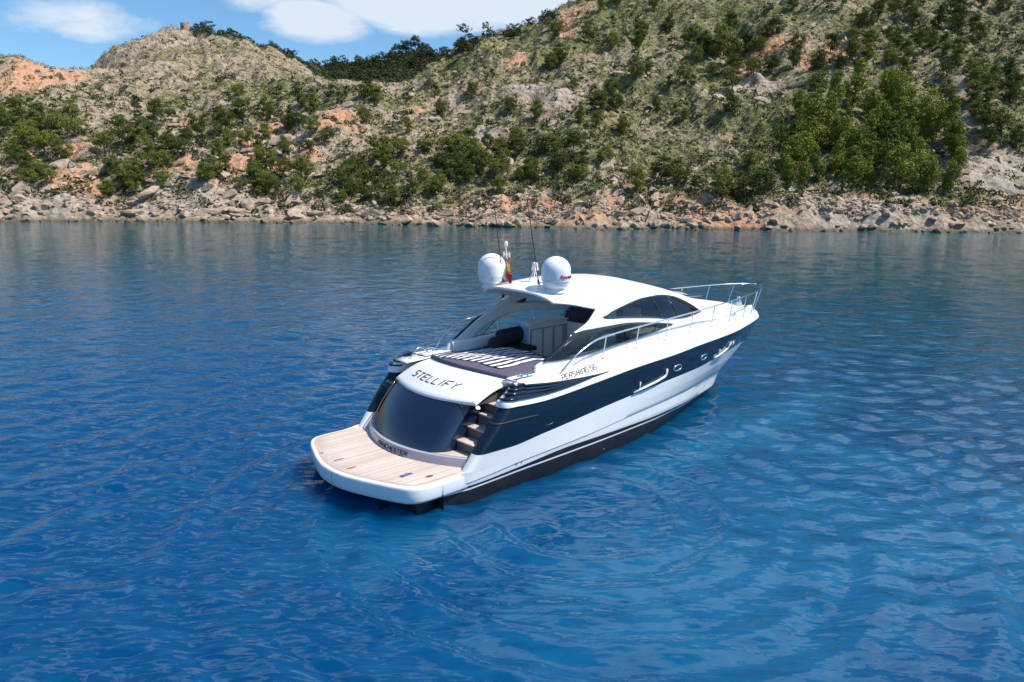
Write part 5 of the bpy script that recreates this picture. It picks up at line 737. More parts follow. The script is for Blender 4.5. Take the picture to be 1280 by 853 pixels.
def wing_path(nme, z_override=None, s=-1, xin=4.0, zf=None):
    """a horizontal line of the topsides: inner wall, rounded after end, outer side to the stem"""
    a, b, zk, yk = ROW[nme]
    z0 = float(pch(np.array([2.1]), *zk)[0]) if zf is None else zf
    xa = 1.25+.8*z0
    yo = float(S_top(np.array([xa+.3]))[0]) if yk is None else float(pch(np.array([xa+.3]), *yk)[0])
    inner = [[x, -1.93, z0] for x in np.linspace(xin, xa+.34, 8)[:-1]]
    cy = -(1.93+yo)/2; hy_ = (yo-1.93)/2; arc = []
    for t in np.linspace(0, math.pi, 15):
        c, q = math.cos(t), math.sin(t)
        arc.append([xa+.34-.34*abs(q)**.62, cy+hy_*np.sign(c)*abs(c)**.75, z0])
    u = np.linspace(0, 1, NU)[1:]; u = 1-(1-u)**1.25; x = xa+.34+(b-xa-.34)*u
    z = pch(x, *zk); z = z0*np.clip(1-(x-xa-.34)/.8, 0, 1)+z*np.clip((x-xa-.34)/.8, 0, 1) if abs(z0-z[0]) > .001 else z
    y = -(S_top(x) if yk is None else pch(x, *yk))
    P = np.array(inner+arc+list(np.stack([x, y, z], -1))); P[:, 1] *= -s
    return P
def rows_grid(name, rows, mats, matlist, parent, s, solid=0, auto=50):
    P = np.stack(rows, 1)              # (col, row, 3)
    mi = np.tile(np.array(mats), (P.shape[0]-1, 1))
    return grid(name, P, matlist, parent, midx=mi, flip=(s > 0), solid=solid, auto=auto)
M_SHADOWW = simple('shaded_white_gelcoat', (.60, .62, .66), .2, coat=.4)  # white gelcoat greyed to paint the shade along the knuckle crease
hull = None
def join_grids(name, parts, matlist, parent):
    """several (P, midx, s) grids in one mesh"""
    V = []; F = []; MI = []; n = 0
    for P, mi, s in parts:
        a, b = P.shape[:2]; I = np.arange(a*b).reshape(a, b)+n; f = np.stack([I[:-1, :-1], I[1:, :-1], I[1:, 1:], I[:-1, 1:]], -1)
        if s > 0: f = f[..., ::-1]
        V.append(P.reshape(-1, 3)); F.append(f.reshape(-1, 4)); MI.append(np.asarray(mi).reshape(-1)); n += a*b
    o = mesh_np(name, np.concatenate(V), np.concatenate(F), matlist, True, np.concatenate(MI), parent)
    o.data.set_sharp_from_angle(angle=math.radians(38)); return o
def tr(rows, mats, s):
    P = np.stack(rows, 1); return (P, np.tile(np.array(mats), (P.shape[0]-1, 1)), s)
parts = []
for s in (-1, 1):
    parts.append(tr(*lower_hull(s), s))
    w0 = wing_path('shelf', s=s, zf=.50); w1 = wing_path('navybot', s=s, zf=.85)
    parts.append(tr([w0]+lerp_rows(w0, w1, 2)+[w1], [1, 1, 1], s))
# transom bulkhead under the platform
yy = np.linspace(-2.2, 2.2, 12); zz = np.array([-.8, .05, .42]); Y, Z = np.meshgrid(yy, zz, indexing='ij')
parts.append((np.stack([np.full_like(Y, 1.02), Y, Z], -1), np.zeros((11, 2), int), -1))
hull = join_grids('hull', parts, [M_BOOT, M_WHITE, M_SHADOWW], YT)
# navy band
parts = []
for s in (-1, 1):
    w1 = wing_path('navybot', s=s, zf=.853); w2 = wing_path('navytop', s=s, zf=1.76)
    parts.append(tr([w1]+lerp_rows(w1, w2, 6, .025)+[w2], [0]*7, s))
band = join_grids('hull_band', parts, [M_NAVY], YT); band['label'] = 'glossy dark navy band along the topsides'
NI = 22
def offset_path(P, d, s):
    """push a path outwards in plan"""
    T = np.gradient(P[:, :2], axis=0); T /= np.linalg.norm(T, axis=1, keepdims=True)+1e-9
    N = np.c_[T[:, 1], -T[:, 0]]*(-1 if s < 0 else 1)
    # outward: away from centreline line y for the outer part
    sgn = np.sign((N[-60, 1])*s); N *= sgn
    Q = P.copy(); Q[:, :2] += N*d*np.minimum(1, np.abs(P[:, 1:2])/.5); return Q
# shoulder of the topsides between the rubbing strip and the deck edge
def deck_z(x): return pch(x, [2.6, 3.05, 5, 6.45, 9, 12, 15, 17.1], [2.14, 2.17, 2.22, 2.30, 2.38, 2.42, 2.40, 2.26])
def deck_y(x): return pch(x, [2.6, 4, 5, 6.45, 9, 11.6, 14.1, 15.1, 16.1, 16.75, 17.05], [2.12, 2.13, 2.10, 1.98, 1.87, 1.64, 1.29, 1.04, .60, .26, 0])
def shoulder(s):
    A = wing_path('navytop', s=s, zf=1.77); T_ = A.copy(); T_[:, 2] += .002
    up = A.copy(); k = np.clip((17.2-A[:, 0])/3, 0, 1); up[:, 2] += .04+.05*k; up = offset_path(up, .025, s)
    st = A.copy(); st[:, 2] += .055+.075*k
    dk = A.copy(); n = len(A)
    xs = A[:, 0]; x0 = 3.08; u = np.zeros(n)
    for i in range(n):
        if i < NI:                       # inner wall and round end
            cyl = A[i]; yo = float(deck_y(np.array([x0+.3]))[0]); f = (abs(A[i, 1])-1.93)/(abs(A[NI, 1])-1.93)
            if i < 7: X = max(A[i, 0], x0+.30)
            else: X = x0+(A[i, 0]-(1.25+.8*1.77))*.9
            dk[i] = (X, s*(1.93+(yo-1.93)*np.clip(f, 0, 1)), float(deck_z(np.array([X]))[0]))
        else:
            f = (A[i, 0]-A[NI, 0])/(17.2-A[NI, 0]); X = x0+.306+(17.05-x0-.306)*f
            dk[i] = (X, s*float(deck_y(np.array([X]))[0]), float(deck_z(np.array([X]))[0]))
    return A, up, st, dk
SH = {}
parts = []; pr = []
for s in (-1, 1):
    A, up, st, dk = shoulder(s); SH[s] = (A, up, st, dk)
    out = offset_path(A, .03, s); out[:, 2] += .012
    pr.append(tr([A, out, up, st], [0, 0, 0], s))
    rows = [st]
    for k in range(1, 6):
        f = k/6; P = st*(1-f)+dk*f; P[:, 1] += s*.055*4*f*(1-f)*np.minimum(1, np.abs(P[:, 1])/.8); P[:, 2] += .02*4*f*(1-f); rows.append(P)
    rows.append(dk); parts.append(tr(rows, [0]*6, s)); SH[s] = rows
gun = join_grids('gunwale', parts, [M_WHITE], YT)
rub = join_grids('rubbing_strip', pr, [M_WHITE], YT)
def shoulder_pt(s, ci, f):
    """point on the shoulder at column ci (float) and height fraction f, with its outward normal"""
    R_ = np.stack(SH[s], 0)
    def at(ci, f):
        ci = min(max(ci, 0), R_.shape[1]-1.001); f = min(max(f, 0), .9999); a = int(ci); b = f*6; bi = int(b); fa, fb = ci-a, b-bi
        return (R_[bi, a]*(1-fa)+R_[bi, a+1]*fa)*(1-fb)+(R_[bi+1, a]*(1-fa)+R_[bi+1, a+1]*fa)*fb
    p = at(ci, f); e = .02; du = at(ci+.3, f)-at(ci-.3, f); dv = at(ci, f+e)-at(ci, f-e)
    nn = np.cross(du, dv); nn /= np.linalg.norm(nn)+1e-9
    if nn[1]*s < 0 and abs(nn[1]) > .05 or (abs(nn[1]) <= .05 and nn[2] < 0): nn = -nn
    return p, nn
def col_at(s, x, f=.5):
    R_ = np.stack(SH[s], 0); X = (R_[3, NI:, 0]); return NI+float(np.interp(x, X, np.arange(len(X))))
# air intakes: a dark recess with four blades sweeping round the quarter
for s in (-1, 1):
    c0 = 7.5; c1 = col_at(s, 6.25); cs = np.concatenate([np.linspace(c0, NI, 22), np.linspace(NI+.3, c1, 40)])
    xs_ = np.array([shoulder_pt(s, c, .5)[0][0] for c in cs]); dec = np.clip(1-(np.maximum(xs_, 2.95)-2.95)/3.25, 0, 1)**1.25; dec[:22] = 1
    lo = .06+.0*dec; hi = .08+.86*dec
    P = []
    for c, a, b in zip(cs, lo, hi):
        L_ = []
        for q in np.linspace(0, 1, 5):
            p, nn = shoulder_pt(s, c, a+(b-a)*q); L_.append(p+nn*.008)
        P.append(L_)
    g_ = grid('air_intake', np.array(P), M_BLACK, YT, flip=(s > 0))
    for k in range(4):
        mb = MB(); pts = []
        for c, d in zip(cs[1:-1], dec[1:-1]):
            p, nn = shoulder_pt(s, c, .10+(.17+.26*k-.10)*d if k else .12+.02*d); pts.append(p+nn*(.018*min(1, d*4)))
        mb.tube(pts, [.034*min(1, .25+d*2.2) for d in dec[1:-1]], 8); mb.build('blade', simple('navy_blade', (.03, .04, .06), .2, coat=.6) if False else M_NAVY, g_, True)
# groove round the quarter
for s in (-1, 1):
    zq = 1.46; w1 = wing_path('navybot', s=s, zf=.853); w2 = wing_path('navytop', s=s, zf=1.76); rws = [w1]+lerp_rows(w1, w2, 6, .025)+[w2]
    G = np.stack(rws, 0); P = []
    for c in range(6, 30):
        L_ = []
        for zz_ in (zq-.022, zq+.022*(1 if c < 24 else max(.1, 1-(c-24)/6))):
            zc_ = G[:, c, 2]; f = np.interp(zz_, zc_, np.arange(len(zc_))); i = min(int(f), 6); p = G[i, c]*(1-(f-i))+G[i+1, c]*(f-i)
            ctr = np.array([p[0]+.5 if c < NI else p[0], s*2.1]); d = p[:2]-ctr if c < NI else np.array([0, s*1.]); d = d/np.linalg.norm(d); p = p.copy(); p[:2] += d*.006; L_.append(p)
        P.append(L_)
    grid('quarter_groove', np.array(P), M_RUB, YT, flip=(s > 0), solid=.004)
# deck
parts = []
for s in (-1, 1):
    dk = SH[s][-1][NI:]; x = dk[:, 0]
    yin = np.where(x < 3.5, 1.55, np.where(x < 9.5, 1.52, 1.52*np.clip(1-(x-9.5)/.4, 0, 1)))*np.minimum(1, np.abs(dk[:, 1])/.01)
    yin = np.minimum(yin, np.abs(dk[:, 1])*.98)
    P = []
    for q in (0, .03, .2, .45, .7, 1):
        y = np.abs(dk[:, 1])*(1-q)+yin*q; ye = np.abs(dk[:, 1])+1e-6
        z = dk[:, 2]+.10*(1-(y/ye)**2)*np.clip((x-6)/5, .25, 1)+(.006 if q > .01 else 0)
        P.append(np.stack([x, s*y, z], -1))
    parts.append(tr(P, [0]*5, s))
deck = join_grids('deck', parts, [M_WHITE], YT)
# ---------- swim platform ----------
def plat_edge(n=60):
    """plan of the platform edge, port to starboard round the stern"""
    k = [(2.3, 2.10), (1.7, 2.17), (1.2, 2.19), (.72, 2.185), (.46, 2.15), (.26, 2.02), (.12, 1.80), (-.10, 1.28), (-.28, .78), (-.39, .33), (-.41, 0)]
    P = k+[(x, -y) for x, y in k[::-1][1:]]; return np.array(P)
pe = plat_edge(); tt = np.linspace(0, len(pe)-1, 81)
_d = np.r_[0, np.cumsum(np.hypot(*np.diff(pe, axis=0).T))]; tt = tt/tt[-1]*_d[-1]; pe = np.stack([pch(tt, _d, pe[:, i]) for i in (0, 1)], -1)
def inset(P, d):
    T = np.gradient(P, axis=0); T /= np.linalg.norm(T, axis=1, keepdims=True); N = np.c_[-T[:, 1], T[:, 0]]
    if N[40, 0] < 0: N = -N
    return P+N*d
top_z = .50
rws = []
for d, z in ((.26, .11), (.06, .12), (.025, .145), (.01, .19), (.0, .30), (-.008, .42), (-.004, .468), (.018, top_z-.006), (.05, top_z)):
    Q = inset(pe, d); rws.append(np.c_[Q, np.full(len(Q), z)])
P = np.stack(rws, 1); ctr = P[:, :1].copy(); 
inn = np.c_[np.full(81, 2.25), rws[-1][:, 1]*.98, np.full(81, top_z)]; bot = np.c_[np.full(81, 2.25), rws[0][:, 1]*.98, np.full(81, .10)]
P = np.concatenate([bot[:, None], P, inn[:, None]], 1)
plat = grid('swim_platform', P, M_WHITE, YT, flip=True, auto=40)
Q = inset(pe, .095); rw = np.c_[Q, np.full(81, top_z+.006)]; inn = np.c_[np.full(81, 2.3), Q[:, 1]*.97, np.full(81, top_z+.006)]
Q2 = inset(pe, .085); rim = np.c_[Q2, np.full(81, top_z-.002)]
tk = grid('teak_deck', np.stack([rim, rw]+[rw*(1-f)+inn*f for f in (.25, .5, .75)]+[inn], 1), M_TEAK, plat, flip=True)
# margin plank
m1 = np.c_[inset(pe, .10), np.full(81, top_z+.009)]; m2 = np.c_[inset(pe, .165), np.full(81, top_z+.009)]
M_TEAK2 = simple('teak_margin', (.50, .36, .31), .75, var=.12, vscale=4); grid('margin_plank', np.stack([m1, m2], 1)[8:-8], M_TEAK2, plat, flip=True)
M_WETTEAK = simple('wet_teak_handhold', (.26, .10, .055), .5, var=.2)
for (x, y, l_, w_) in ((.02, .35, .30, .05), (-.04, -.28, .26, .05), (-.04, .98, .10, .07), (.95, -1.80, .22, .10)):
    mb = MB(); n = 14; V = [[x+math.cos(a)*l_/2*(1 if math.cos(a) > 0 else .8), y+math.sin(a)*w_/2, top_z+z] for z in (.010, .013) for a in np.linspace(0, 6.283, n, endpoint=False)]
    mb.add(V, [list(range(n))[::-1], list(range(n, 2*n))]+[[i, (i+1) % n, (i+1) % n+n, i+n] for i in range(n)]); mb.build('handhold_slot', M_WETTEAK, plat)
# panel seams on the after face of the platform
mb = MB(); c = inset(pe, -.008)
def edge_pt(y, z, out=.006):
    i = int(np.argmin(np.abs(c[:, 1]-y)+(np.abs(c[:, 0]) > 1)*9)); return [c[i, 0]+.0-out*0, c[i, 1], z]
mb.tube([edge_pt(y, .455) for y in np.linspace(.9, -.1, 8)], .006, 4); mb.tube([edge_pt(-.1, .455), edge_pt(-.1, .17)], .006, 4); mb.tube([edge_pt(.9, .455), edge_pt(.9, .17)], .006, 4)
mb.build('panel_seam', M_GREYP, plat)
# flush cleat at the starboard corner
mb = MB(); mb.box((.62, -1.42, top_z+.012), (.30, .13, .012), rz=.15); mb.tube([(.50, -1.44, top_z+.02), (.53, -1.43, top_z+.05), (.72, -1.40, top_z+.05), (.75, -1.39, top_z+.02)], .014, 6)
mb.build('pop_up_cleat', M_CHROME, plat, True, auto=40)
for s in (-1, 1):
    mb = MB(); mb.tube([(1.75, s*2.02, top_z+.01), (1.75, s*2.02, top_z+.05)], [.05, .03], 10); mb.build('deck_fitting', M_CHROME, plat, True, auto=40)
# under the stern: brackets, exhausts and trim gear half in the water
for y in (-1.75, -.6, .6, 1.75):
    mb = MB(); mb.box((.80, y, -.18), (.5, .30, .42), taper=1.15); mb.build('trim_tab_housing', M_BOOT, YT, bevel=.03)
for y in (-1.2, 1.2):
    mb = MB(); mb.tube([(1.05, y, -.05), (.45, y, -.12)], [.16, .15], 14); mb.build('exhaust_outlet', M_BOOT, YT, True, auto=40)
    mb = MB(); mb.box((.25, y*.95, -.45), (.42, .05, .6), ry=.15); mb.build('rudder', M_BOOT, YT, bevel=.015)
# ---------- raised step and name strip round the garage door ----------
def curve_y(xc, k, y, w=2.0): return xc+k*np.abs(y)**2+.035*np.abs(y)**4*0
ys = np.linspace(1.93, -1.93, 60)
def sx(y): return 1.20+.17*y**2
R0 = np.stack([np.stack([sx(ys)+dx, ys, np.full(60, z)], -1) for dx, z in ((0, top_z+.004), (.015, top_z+.10), (.05, .695), (.09, .705), (.9, .705))], 1)
strip = grid('name_strip', R0, M_GREYP, YT, auto=40, flip=True); strip['label'] = 'curved step painted in shade grey, with the port of registry lettered on it'  # shade of this after face is painted in with the grey
# teak landing on the step at the foot of the stairs
yl = np.linspace(-1.0, -1.90, 16)
grid('stair_landing', np.stack([np.stack([np.maximum(sx(yl)+dx, 0), yl, np.full(16, .712)], -1) for dx in (.13, .6, .95)], 1), M_TEAK, YT, flip=True)
# ---------- garage door ----------
GW = 1.42                                       # half width before the sides turn forward
def gx(y, z):
    """after surface of the transom door, x at (y, z)"""
    f = (z-.70)/(1.75-.70)
    return 1.33+.165*y**2*(1-.1*f)+.80*f**1.12-.07*math.sin(math.pi*np.clip(f, 0, 1))
zs = np.linspace(.70, 1.74, 16)
P = []
for z in zs:
    L_ = []
    for y in np.linspace(GW, -GW+.35, 40): L_.append([gx(y, z), y, z])
    y0 = -GW+.35
    for a in np.linspace(0, math.pi/2, 10)[1:]: L_.append([gx(y0, z)+.30*(1-math.cos(a))+.13*math.sin(a), y0-.26*math.sin(a), z])
    x_e = L_[-1][0]
    for q in (.3, .8, 1.6): L_.append([x_e+q, y0-.26-.0*q, z])
    y0 = GW; pre = []
    for a in np.linspace(math.pi/2, 0, 8)[:-1]: pre.append([gx(y0, z)+.28*(1-math.cos(a))+.10*math.sin(a), y0+.2*math.sin(a), z])
    pre = [[pre[0][0]+1.0, pre[0][1], z]]+pre
    P.append(pre+L_)
door = grid('garage_door', np.array(P), M_NAVYD, YT, auto=60); door['label'] = 'large curved glossy navy transom door'
# brass-coloured reflecting strip on the port edge
mb = MB(); mb.tube([(gx(GW, z)+.02, GW+.10, z) for z in np.linspace(.72, 1.72, 10)], .018, 6); mb.build('door_trim', simple('bronze_trim', (.35, .25, .12), .3, metal=.8), door, True)
mb = MB(); mb.box((2.6, -1.16, 1.56), (.22, .02, .05), ry=-.55); mb.build('door_catch', M_CHROME, door, bevel=.008)
# ---------- white moulding over the garage, with the yacht's name ----------
def lipx(y): return 2.08+.155*y**2
def padx(y): return 3.12+.20*np.clip(np.abs(y), 0, 2)**1.9
def pady_z(y): return 2.24-.05*y**2
YM = 1.52
ys = np.linspace(YM, -YM, 70)
def mould(y, f):
    """f 0 at the lip, 1 at the cushion"""
    zl = 1.76+.015*y*y; x = lipx(y)*(1-f)+padx(y)*f; z = zl*(1-f)+pady_z(y)*f+.075*math.sin(math.pi*f)**1.0
    return x, z
rws = []
for d, z in ((.14, -.10), (.08, -.098), (.03, -.085), (.0, -.04), (.006, -.012)): rws.append(np.array([[lipx(y)+d, y, 1.76+.015*y*y+z] for y in ys]))
for f in np.linspace(0.012, 1, 14): rws.append(np.array([[mould(y, f)[0], y, mould(y, f)[1]] for y in ys]))
P = np.stack(rws, 1)
# round the two side edges down
left = P[0].copy(); right = P[-1].copy(); L1 = left.copy(); L1[:, 1] += .05; L1[:, 2] -= .03; L2 = left.copy(); L2[:, 1] += .06; L2[:, 2] -= .16
Rr1 = right.copy(); Rr1[:, 1] -= .05; Rr1[:, 2] -= .03; Rr2 = right.copy(); Rr2[:, 1] -= .06; Rr2[:, 2] -= .07
P = np.concatenate([L2[None], L1[None], P, Rr1[None], Rr2[None]], 0)
mo = grid('transom_moulding', P, M_WHITE, YT, auto=60); mo['label'] = 'white moulding over the transom carrying the yacht name'
# wall under its starboard edge along the stairs, its shade painted brown
mb = MB(); xs0 = 2.55
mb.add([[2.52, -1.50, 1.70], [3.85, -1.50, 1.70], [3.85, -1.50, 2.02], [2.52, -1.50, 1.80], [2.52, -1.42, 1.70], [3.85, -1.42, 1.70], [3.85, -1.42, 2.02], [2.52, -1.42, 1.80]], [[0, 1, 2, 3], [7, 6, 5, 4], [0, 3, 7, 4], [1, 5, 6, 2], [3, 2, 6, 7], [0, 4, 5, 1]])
mb.build('stair_side_wall', M_SHADE_BROWN, YT)
mb = MB(); mb.box((3.1, -1.22, 1.2), (1.6, .06, 1.0)); mb.build('stair_well_side', M_SHADE_BROWN, YT)
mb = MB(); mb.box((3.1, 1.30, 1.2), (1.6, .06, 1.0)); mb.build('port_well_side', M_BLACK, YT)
# open port recess beside the garage: a black block stands for its shade
mb = MB(); mb.box((2.95, 1.72, 1.10), (1.2, .38, 1.1), ry=0); mb.build('port_recess_dark', M_BLACK, YT, bevel=.03)
# ---------- stairs ----------
st_ = []
for k, (x0, z, d, yl_, yr) in enumerate(((2.10, .95, .45, -1.18, -1.93), (2.42, 1.20, .55, -1.18, -1.93), (2.74, 1.45, .40, -1.2, -1.93), (2.92, 1.68, .62, -1.2, -1.93))):
    mb = MB(); mb.box((x0+d/2+.4, (yl_+yr)/2, z-.14), (d+.8, yr*-1+yl_, .22)); t = mb.build('step', M_SHADE_BROWN, YT)
    mb = MB(); n = 9; V = []
    mb.box((x0+d/2-.01, (yl_+yr)/2, z-.012), (d+.02, (-yr+yl_)*.97, .03)); mb.build('tread', M_TEAK, t, bevel=.008)
# side deck beside the moulding, starboard and port, forward of the stairs
for s in (-1, 1):
    xx = np.linspace(3.30 if s < 0 else 2.75, 5.2, 12); P = []
    for q in (0, .5, 1):
        y = 1.50*(1-q)+np.minimum(2.05, deck_y(xx)-.02)*q
        P.append(np.stack([xx, s*y, deck_z(xx)-.035+.0*xx], -1))
    g_ = grid('quarter_deck', np.stack(P, 1), M_WHITE, YT, flip=(s < 0), solid=.03)
    mb = MB(); cx = 3.72; cy = s*1.82; zz_ = float(deck_z(np.array([cx]))[0])
    mb.box((cx, cy, zz_+.01), (.62, .16, .02)); mb.tube([(cx-.24, cy, zz_+.09), (cx-.12, cy, zz_+.11), (cx+.12, cy, zz_+.11), (cx+.24, cy, zz_+.09)], [.018, .026, .026, .018], 8)
    for q in (-.1, .1): mb.tube([(cx+q, cy, zz_), (cx+q, cy, zz_+.11)], .025, 8)
    mb.tube([(cx-.3, cy-.07, zz_+.03), (cx+.3, cy-.07, zz_+.03)], .016, 6)
    mb.build('mooring_cleat', M_CHROME, YT, True, auto=40)
# bent handrail at the port corner
mb = MB(); mb.tube([(2.95, 1.62, 2.08), (3.02, 1.66, 2.28), (3.25, 1.68, 2.42), (3.45, 1.66, 2.36), (3.48, 1.64, 2.16)], .016, 8); mb.build('grab_handle', M_CHROME, YT, True)
# ---------- sun pad ----------
def pad(name, x0f, x1, y0, y1, zt, th, mat, parent, n=(26, 30), puff=.05, zdrop=0):
    P = []
    U = np.linspace(0, 1, n[0]); W = np.linspace(0, 1, n[1])
    prof = lambda t: np.clip(1-(2*t-1)**2, 0, 1)**.22
    top = []
    for a in U:
        L_ = []
        for b in W:
            y = y0+(y1-y0)*b; xa = x0f(y); x = xa+(x1(y)-xa)*a
            h = prof(a*.94+.03)*prof(b*.94+.03); z = zt(x, y)-th+th*h
            L_.append([x, y, z])
        top.append(L_)
    return grid(name, np.array(top), mat, parent, solid=0)
def ztop(x, y): return 2.34-.045*y*y-.015*(x-3.2)+.018*math.sin(2.3*x+1.1)*math.sin(2*y)
sp = pad('sun_pad', lambda y: padx(y)+.0, lambda y: 5.75-.06*y*y-.9*max(0, y-1.45), 1.86, -1.60, ztop, .20, M_PAD, YT, n=(40, 44))
sp['label'] = 'purple-grey sun cushion behind the cockpit'
mb = MB(); mb.tube([(padx(y)+.03, y, pady_z(y)+.045) for y in np.linspace(1.58, -1.5, 40)], .05, 8); mb.build('cushion_roll', M_PAD, sp, True)
mb = MB(); mb.box((4.5, 0, 1.85), (2.3, 2.95, .5)); mb.build('pad_base', M_WHITE, YT)
for y in (-1.30, -1.0): 
    mb = MB(); mb.lathe([(.02, 0), (.035, .03), (.035, .10), (.02, .12)], (4.75+y*.2, y-.35, 2.20), 10); mb.build('stanchion_socket', M_RUB, YT, True, auto=40)
# ---------- cockpit ----------
FZ = 1.62
mb = MB(); mb.box((7.6, 0, FZ-.05), (4.6, 3.1, .1)); mb.build('cockpit_sole', M_TEAK, YT)
for s in (-1, 1):
    xx = np.linspace(4.3 if s > 0 else 5.2, 9.9, 30); P = []
    for z, y in ((FZ-.02, 1.50), (2.2, 1.53), (2.40, 1.56), (2.435, 1.60), (2.44, 1.68)):
        P.append(np.stack([xx, np.full_like(xx, s*y), np.full_like(xx, z)+(.0 if z < 2.3 else 1)*(.012*np.maximum(xx-5.5, 0)**1.3)], -1))
    grid('cockpit_coaming', np.stack(P, 1), M_CREAM, YT, flip=(s < 0), solid=.02)
# port lounge with dark seat pads
mb = MB(); mb.box((6.0, 1.05, 1.86), (.95, .85, .5)); lg = mb.build('lounge_base', M_CREAM, YT, bevel=.03)
mb = MB(); mb.box((5.85, .98, 2.155), (1.25, .95, .13)); mb.build('seat_pad', M_DARKCL, lg, bevel=.05)
# cabinet with doors
cab = MB(); cab.box((7.2, .98, 2.18), (1.55, .38, 1.16)); cb = cab.build('galley_cabinet', M_CREAM, YT, bevel=.02)
mb = MB(); mb.box((7.2, .97, 2.785), (1.60, .42, .045)); mb.build('counter_top', M_WHITE, cb, bevel=.015)
mb = MB(); mb.box((6.40, .98, 2.30), (.03, .34, .85)); mb.build('end_panel', simple('bluish_shade_panel', (.45, .55, .72), .3, coat=.4), cb, bevel=.01)  # white cabinet end, its bluish shade put into the colour
for k, (x, w) in enumerate(((6.72, .42), (7.17, .38), (7.60, .34))):
    mb = MB(); mb.box((x, .785, 2.16), (w-.03, .02, .88)); d = mb.build('cabinet_door', M_CREAM, cb, bevel=.006)
    mb = MB(); mb.lathe([(.012, 0), (.016, .02), (.0, .03)], (x+w*.36, .765, 2.5), 8); mb.build('knob', M_CHROME, d)
mb = MB(); mb.box((7.2, .789, 2.20), (1.52, .006, 1.06)); mb.build('door_gap_shade', M_GREYP, cb)  # grey sheet behind the doors paints the shade in their gaps
mb = MB(); mb.box((7.2, .785, 2.69), (1.5, .018, .10)); mb.build('drawer_front', M_CREAM, cb, bevel=.006)
# helm seat module with its dark cover
mb = MB(); mb.box((8.35, .28, 2.15), (.75, 1.35, 1.1)); hm = mb.build('helm_seat_base', M_CREAM, YT, bevel=.04)
P = []
for a in np.linspace(0, 1, 14):
    L_ = []
    for b in np.linspace(0, 1, 22):
        y = .98-1.42*b; prof = (1-abs(2*b-1)**5)**.5; t = a*math.pi
        x = 8.15+.14*math.cos(t)*-1*(1+.0*b); z = 2.66+.54*prof*(math.sin(t) if True else 1)**.35
        L_.append([x+.12*b, y, z])
    P.append(L_)
grid('seat_cover', np.array(P), M_COVER, hm, flip=True, solid=.02)
# helm seats, dashboard and wheel seen through the side windows
M_SEAT = simple('cream_leather', (.62, .60, .56), .5, bump=.15)
for (x, y) in ((9.35, -.75), (9.35, .15)):
    mb = MB(); mb.box((x, y, 2.42), (.55, .62, .18)); se = mb.build('helm_seat', M_SEAT, YT, bevel=.06)
    mb = MB(); mb.box((x-.30, y, 2.85), (.16, .60, .78), ry=-.15); mb.build('backrest', M_SEAT, se, bevel=.06)
    mb = MB(); mb.tube([(x, y, FZ), (x, y, 2.35)], .07, 10); mb.build('pedestal', M_CHROME, se, True, auto=40)
mb = MB(); mb.box((10.6, -.1, 2.55), (.7, 2.3, .75), taper=.8); da = mb.build('dashboard', simple('dark_dashboard', (.03, .03, .035), .4), YT, bevel=.05)
mb = MB(); mb.tube([(10.16+.06*math.sin(a), -.75+.2*math.cos(a), 2.86+.19*math.sin(a)) for a in np.linspace(0, 6.2832, 25)], .018, 6, False); mb.tube([(10.16, -.95, 2.86), (10.16, -.55, 2.86)], .015, 6); mb.build('steering_wheel', M_BLACK, da, True)
mb = MB(); mb.box((9.95, -1.15, 2.98), (.03, .42, .32), rz=.5); sc_ = mb.build('chart_screen', simple('deep_blue_screen', (.015, .05, .35), .2), da, bevel=.008)
mb = MB()
for k in range(5): mb.box((9.93, -1.30+.075*k, 3.05-.05*(k % 3)), (.012, .035, .03), rz=.5)
mb.build('screen_readout', simple('pale_readout', (.6, .7, .8), .3), sc_)
mb = MB(); mb.box((9.7, 0, 2.9), (.04, 2.7, .5)); mb.build('companionway_panel', M_CREAM, YT, bevel=.01) if False else None
mb = MB(); mb.box((7.4, 1.35, 2.22), (2.4, .30, .72)); mb.build('port_lining', M_CREAM, YT)
# saloon behind the starboard window: dark sole and settee
mb = MB(); mb.box((8.2, -1.18, 1.95), (2.9, .55, .6)); ss_ = mb.build('starboard_settee', simple('dark_upholstery', (.05, .05, .06), .6), YT, bevel=.06)
mb = MB(); mb.box((7.4, -1.15, 2.50), (.55, .40, .35)); mb.build('backrest', M_SEAT, ss_, bevel=.09)
mb = MB(); mb.box((8.9, -1.15, 2.42), (.5, .40, .30)); mb.build('backrest', M_SEAT, ss_, bevel=.09)
# ---------- deckhouse and hardtop ----------
def zb(x): return pch(x, [4.2, 6, 9, 12, 15.8], [2.12, 2.2, 2.33, 2.4, 2.45])
def zc(x): return pch(x, [4.2, 4.6, 5.5, 7, 8.2, 9.5, 11.5, 12.7, 13.9, 15.1, 15.8], [3.93, 3.97, 4.08, 4.17, 4.12, 3.88, 3.42, 3.08, 2.86, 2.66, 2.5])
def wb(x): return pch(x, [4.2, 5, 6, 9, 11, 12.5, 14, 15.2, 15.8], [1.70, 1.78, 1.80, 1.72, 1.52, 1.22, .85, .45, .12])
def pp(x): return pch(x, [4.2, 6.4, 9, 12, 15.8], [5.2, 4.4, 3.0, 2.2, 2.0])
def qq(x): return pch(x, [4.2, 9, 12, 15.8], [3.0, 3.0, 2.3, 2.0])
def hy(x, z):
    t = np.clip((z-zb(x))/(zc(x)-zb(x)), -.3, 1); tt = np.clip(t, 0, 1)
    return wb(x)*(1-.05*t)*(1-tt**pp(x))**(1/qq(x))
def xext(k, lo, hi): return k
RA = lambda x: pch(x, [4.2, 4.45, 5, 5.64, 6.28, 7, 7.8, 8.56, 9.3, 9.8, 12, 15.8], [2.38, 2.46, 2.44, 2.45, 2.49, 2.54, 2.58, 2.64, 2.71, 2.74, 2.62, 2.46])
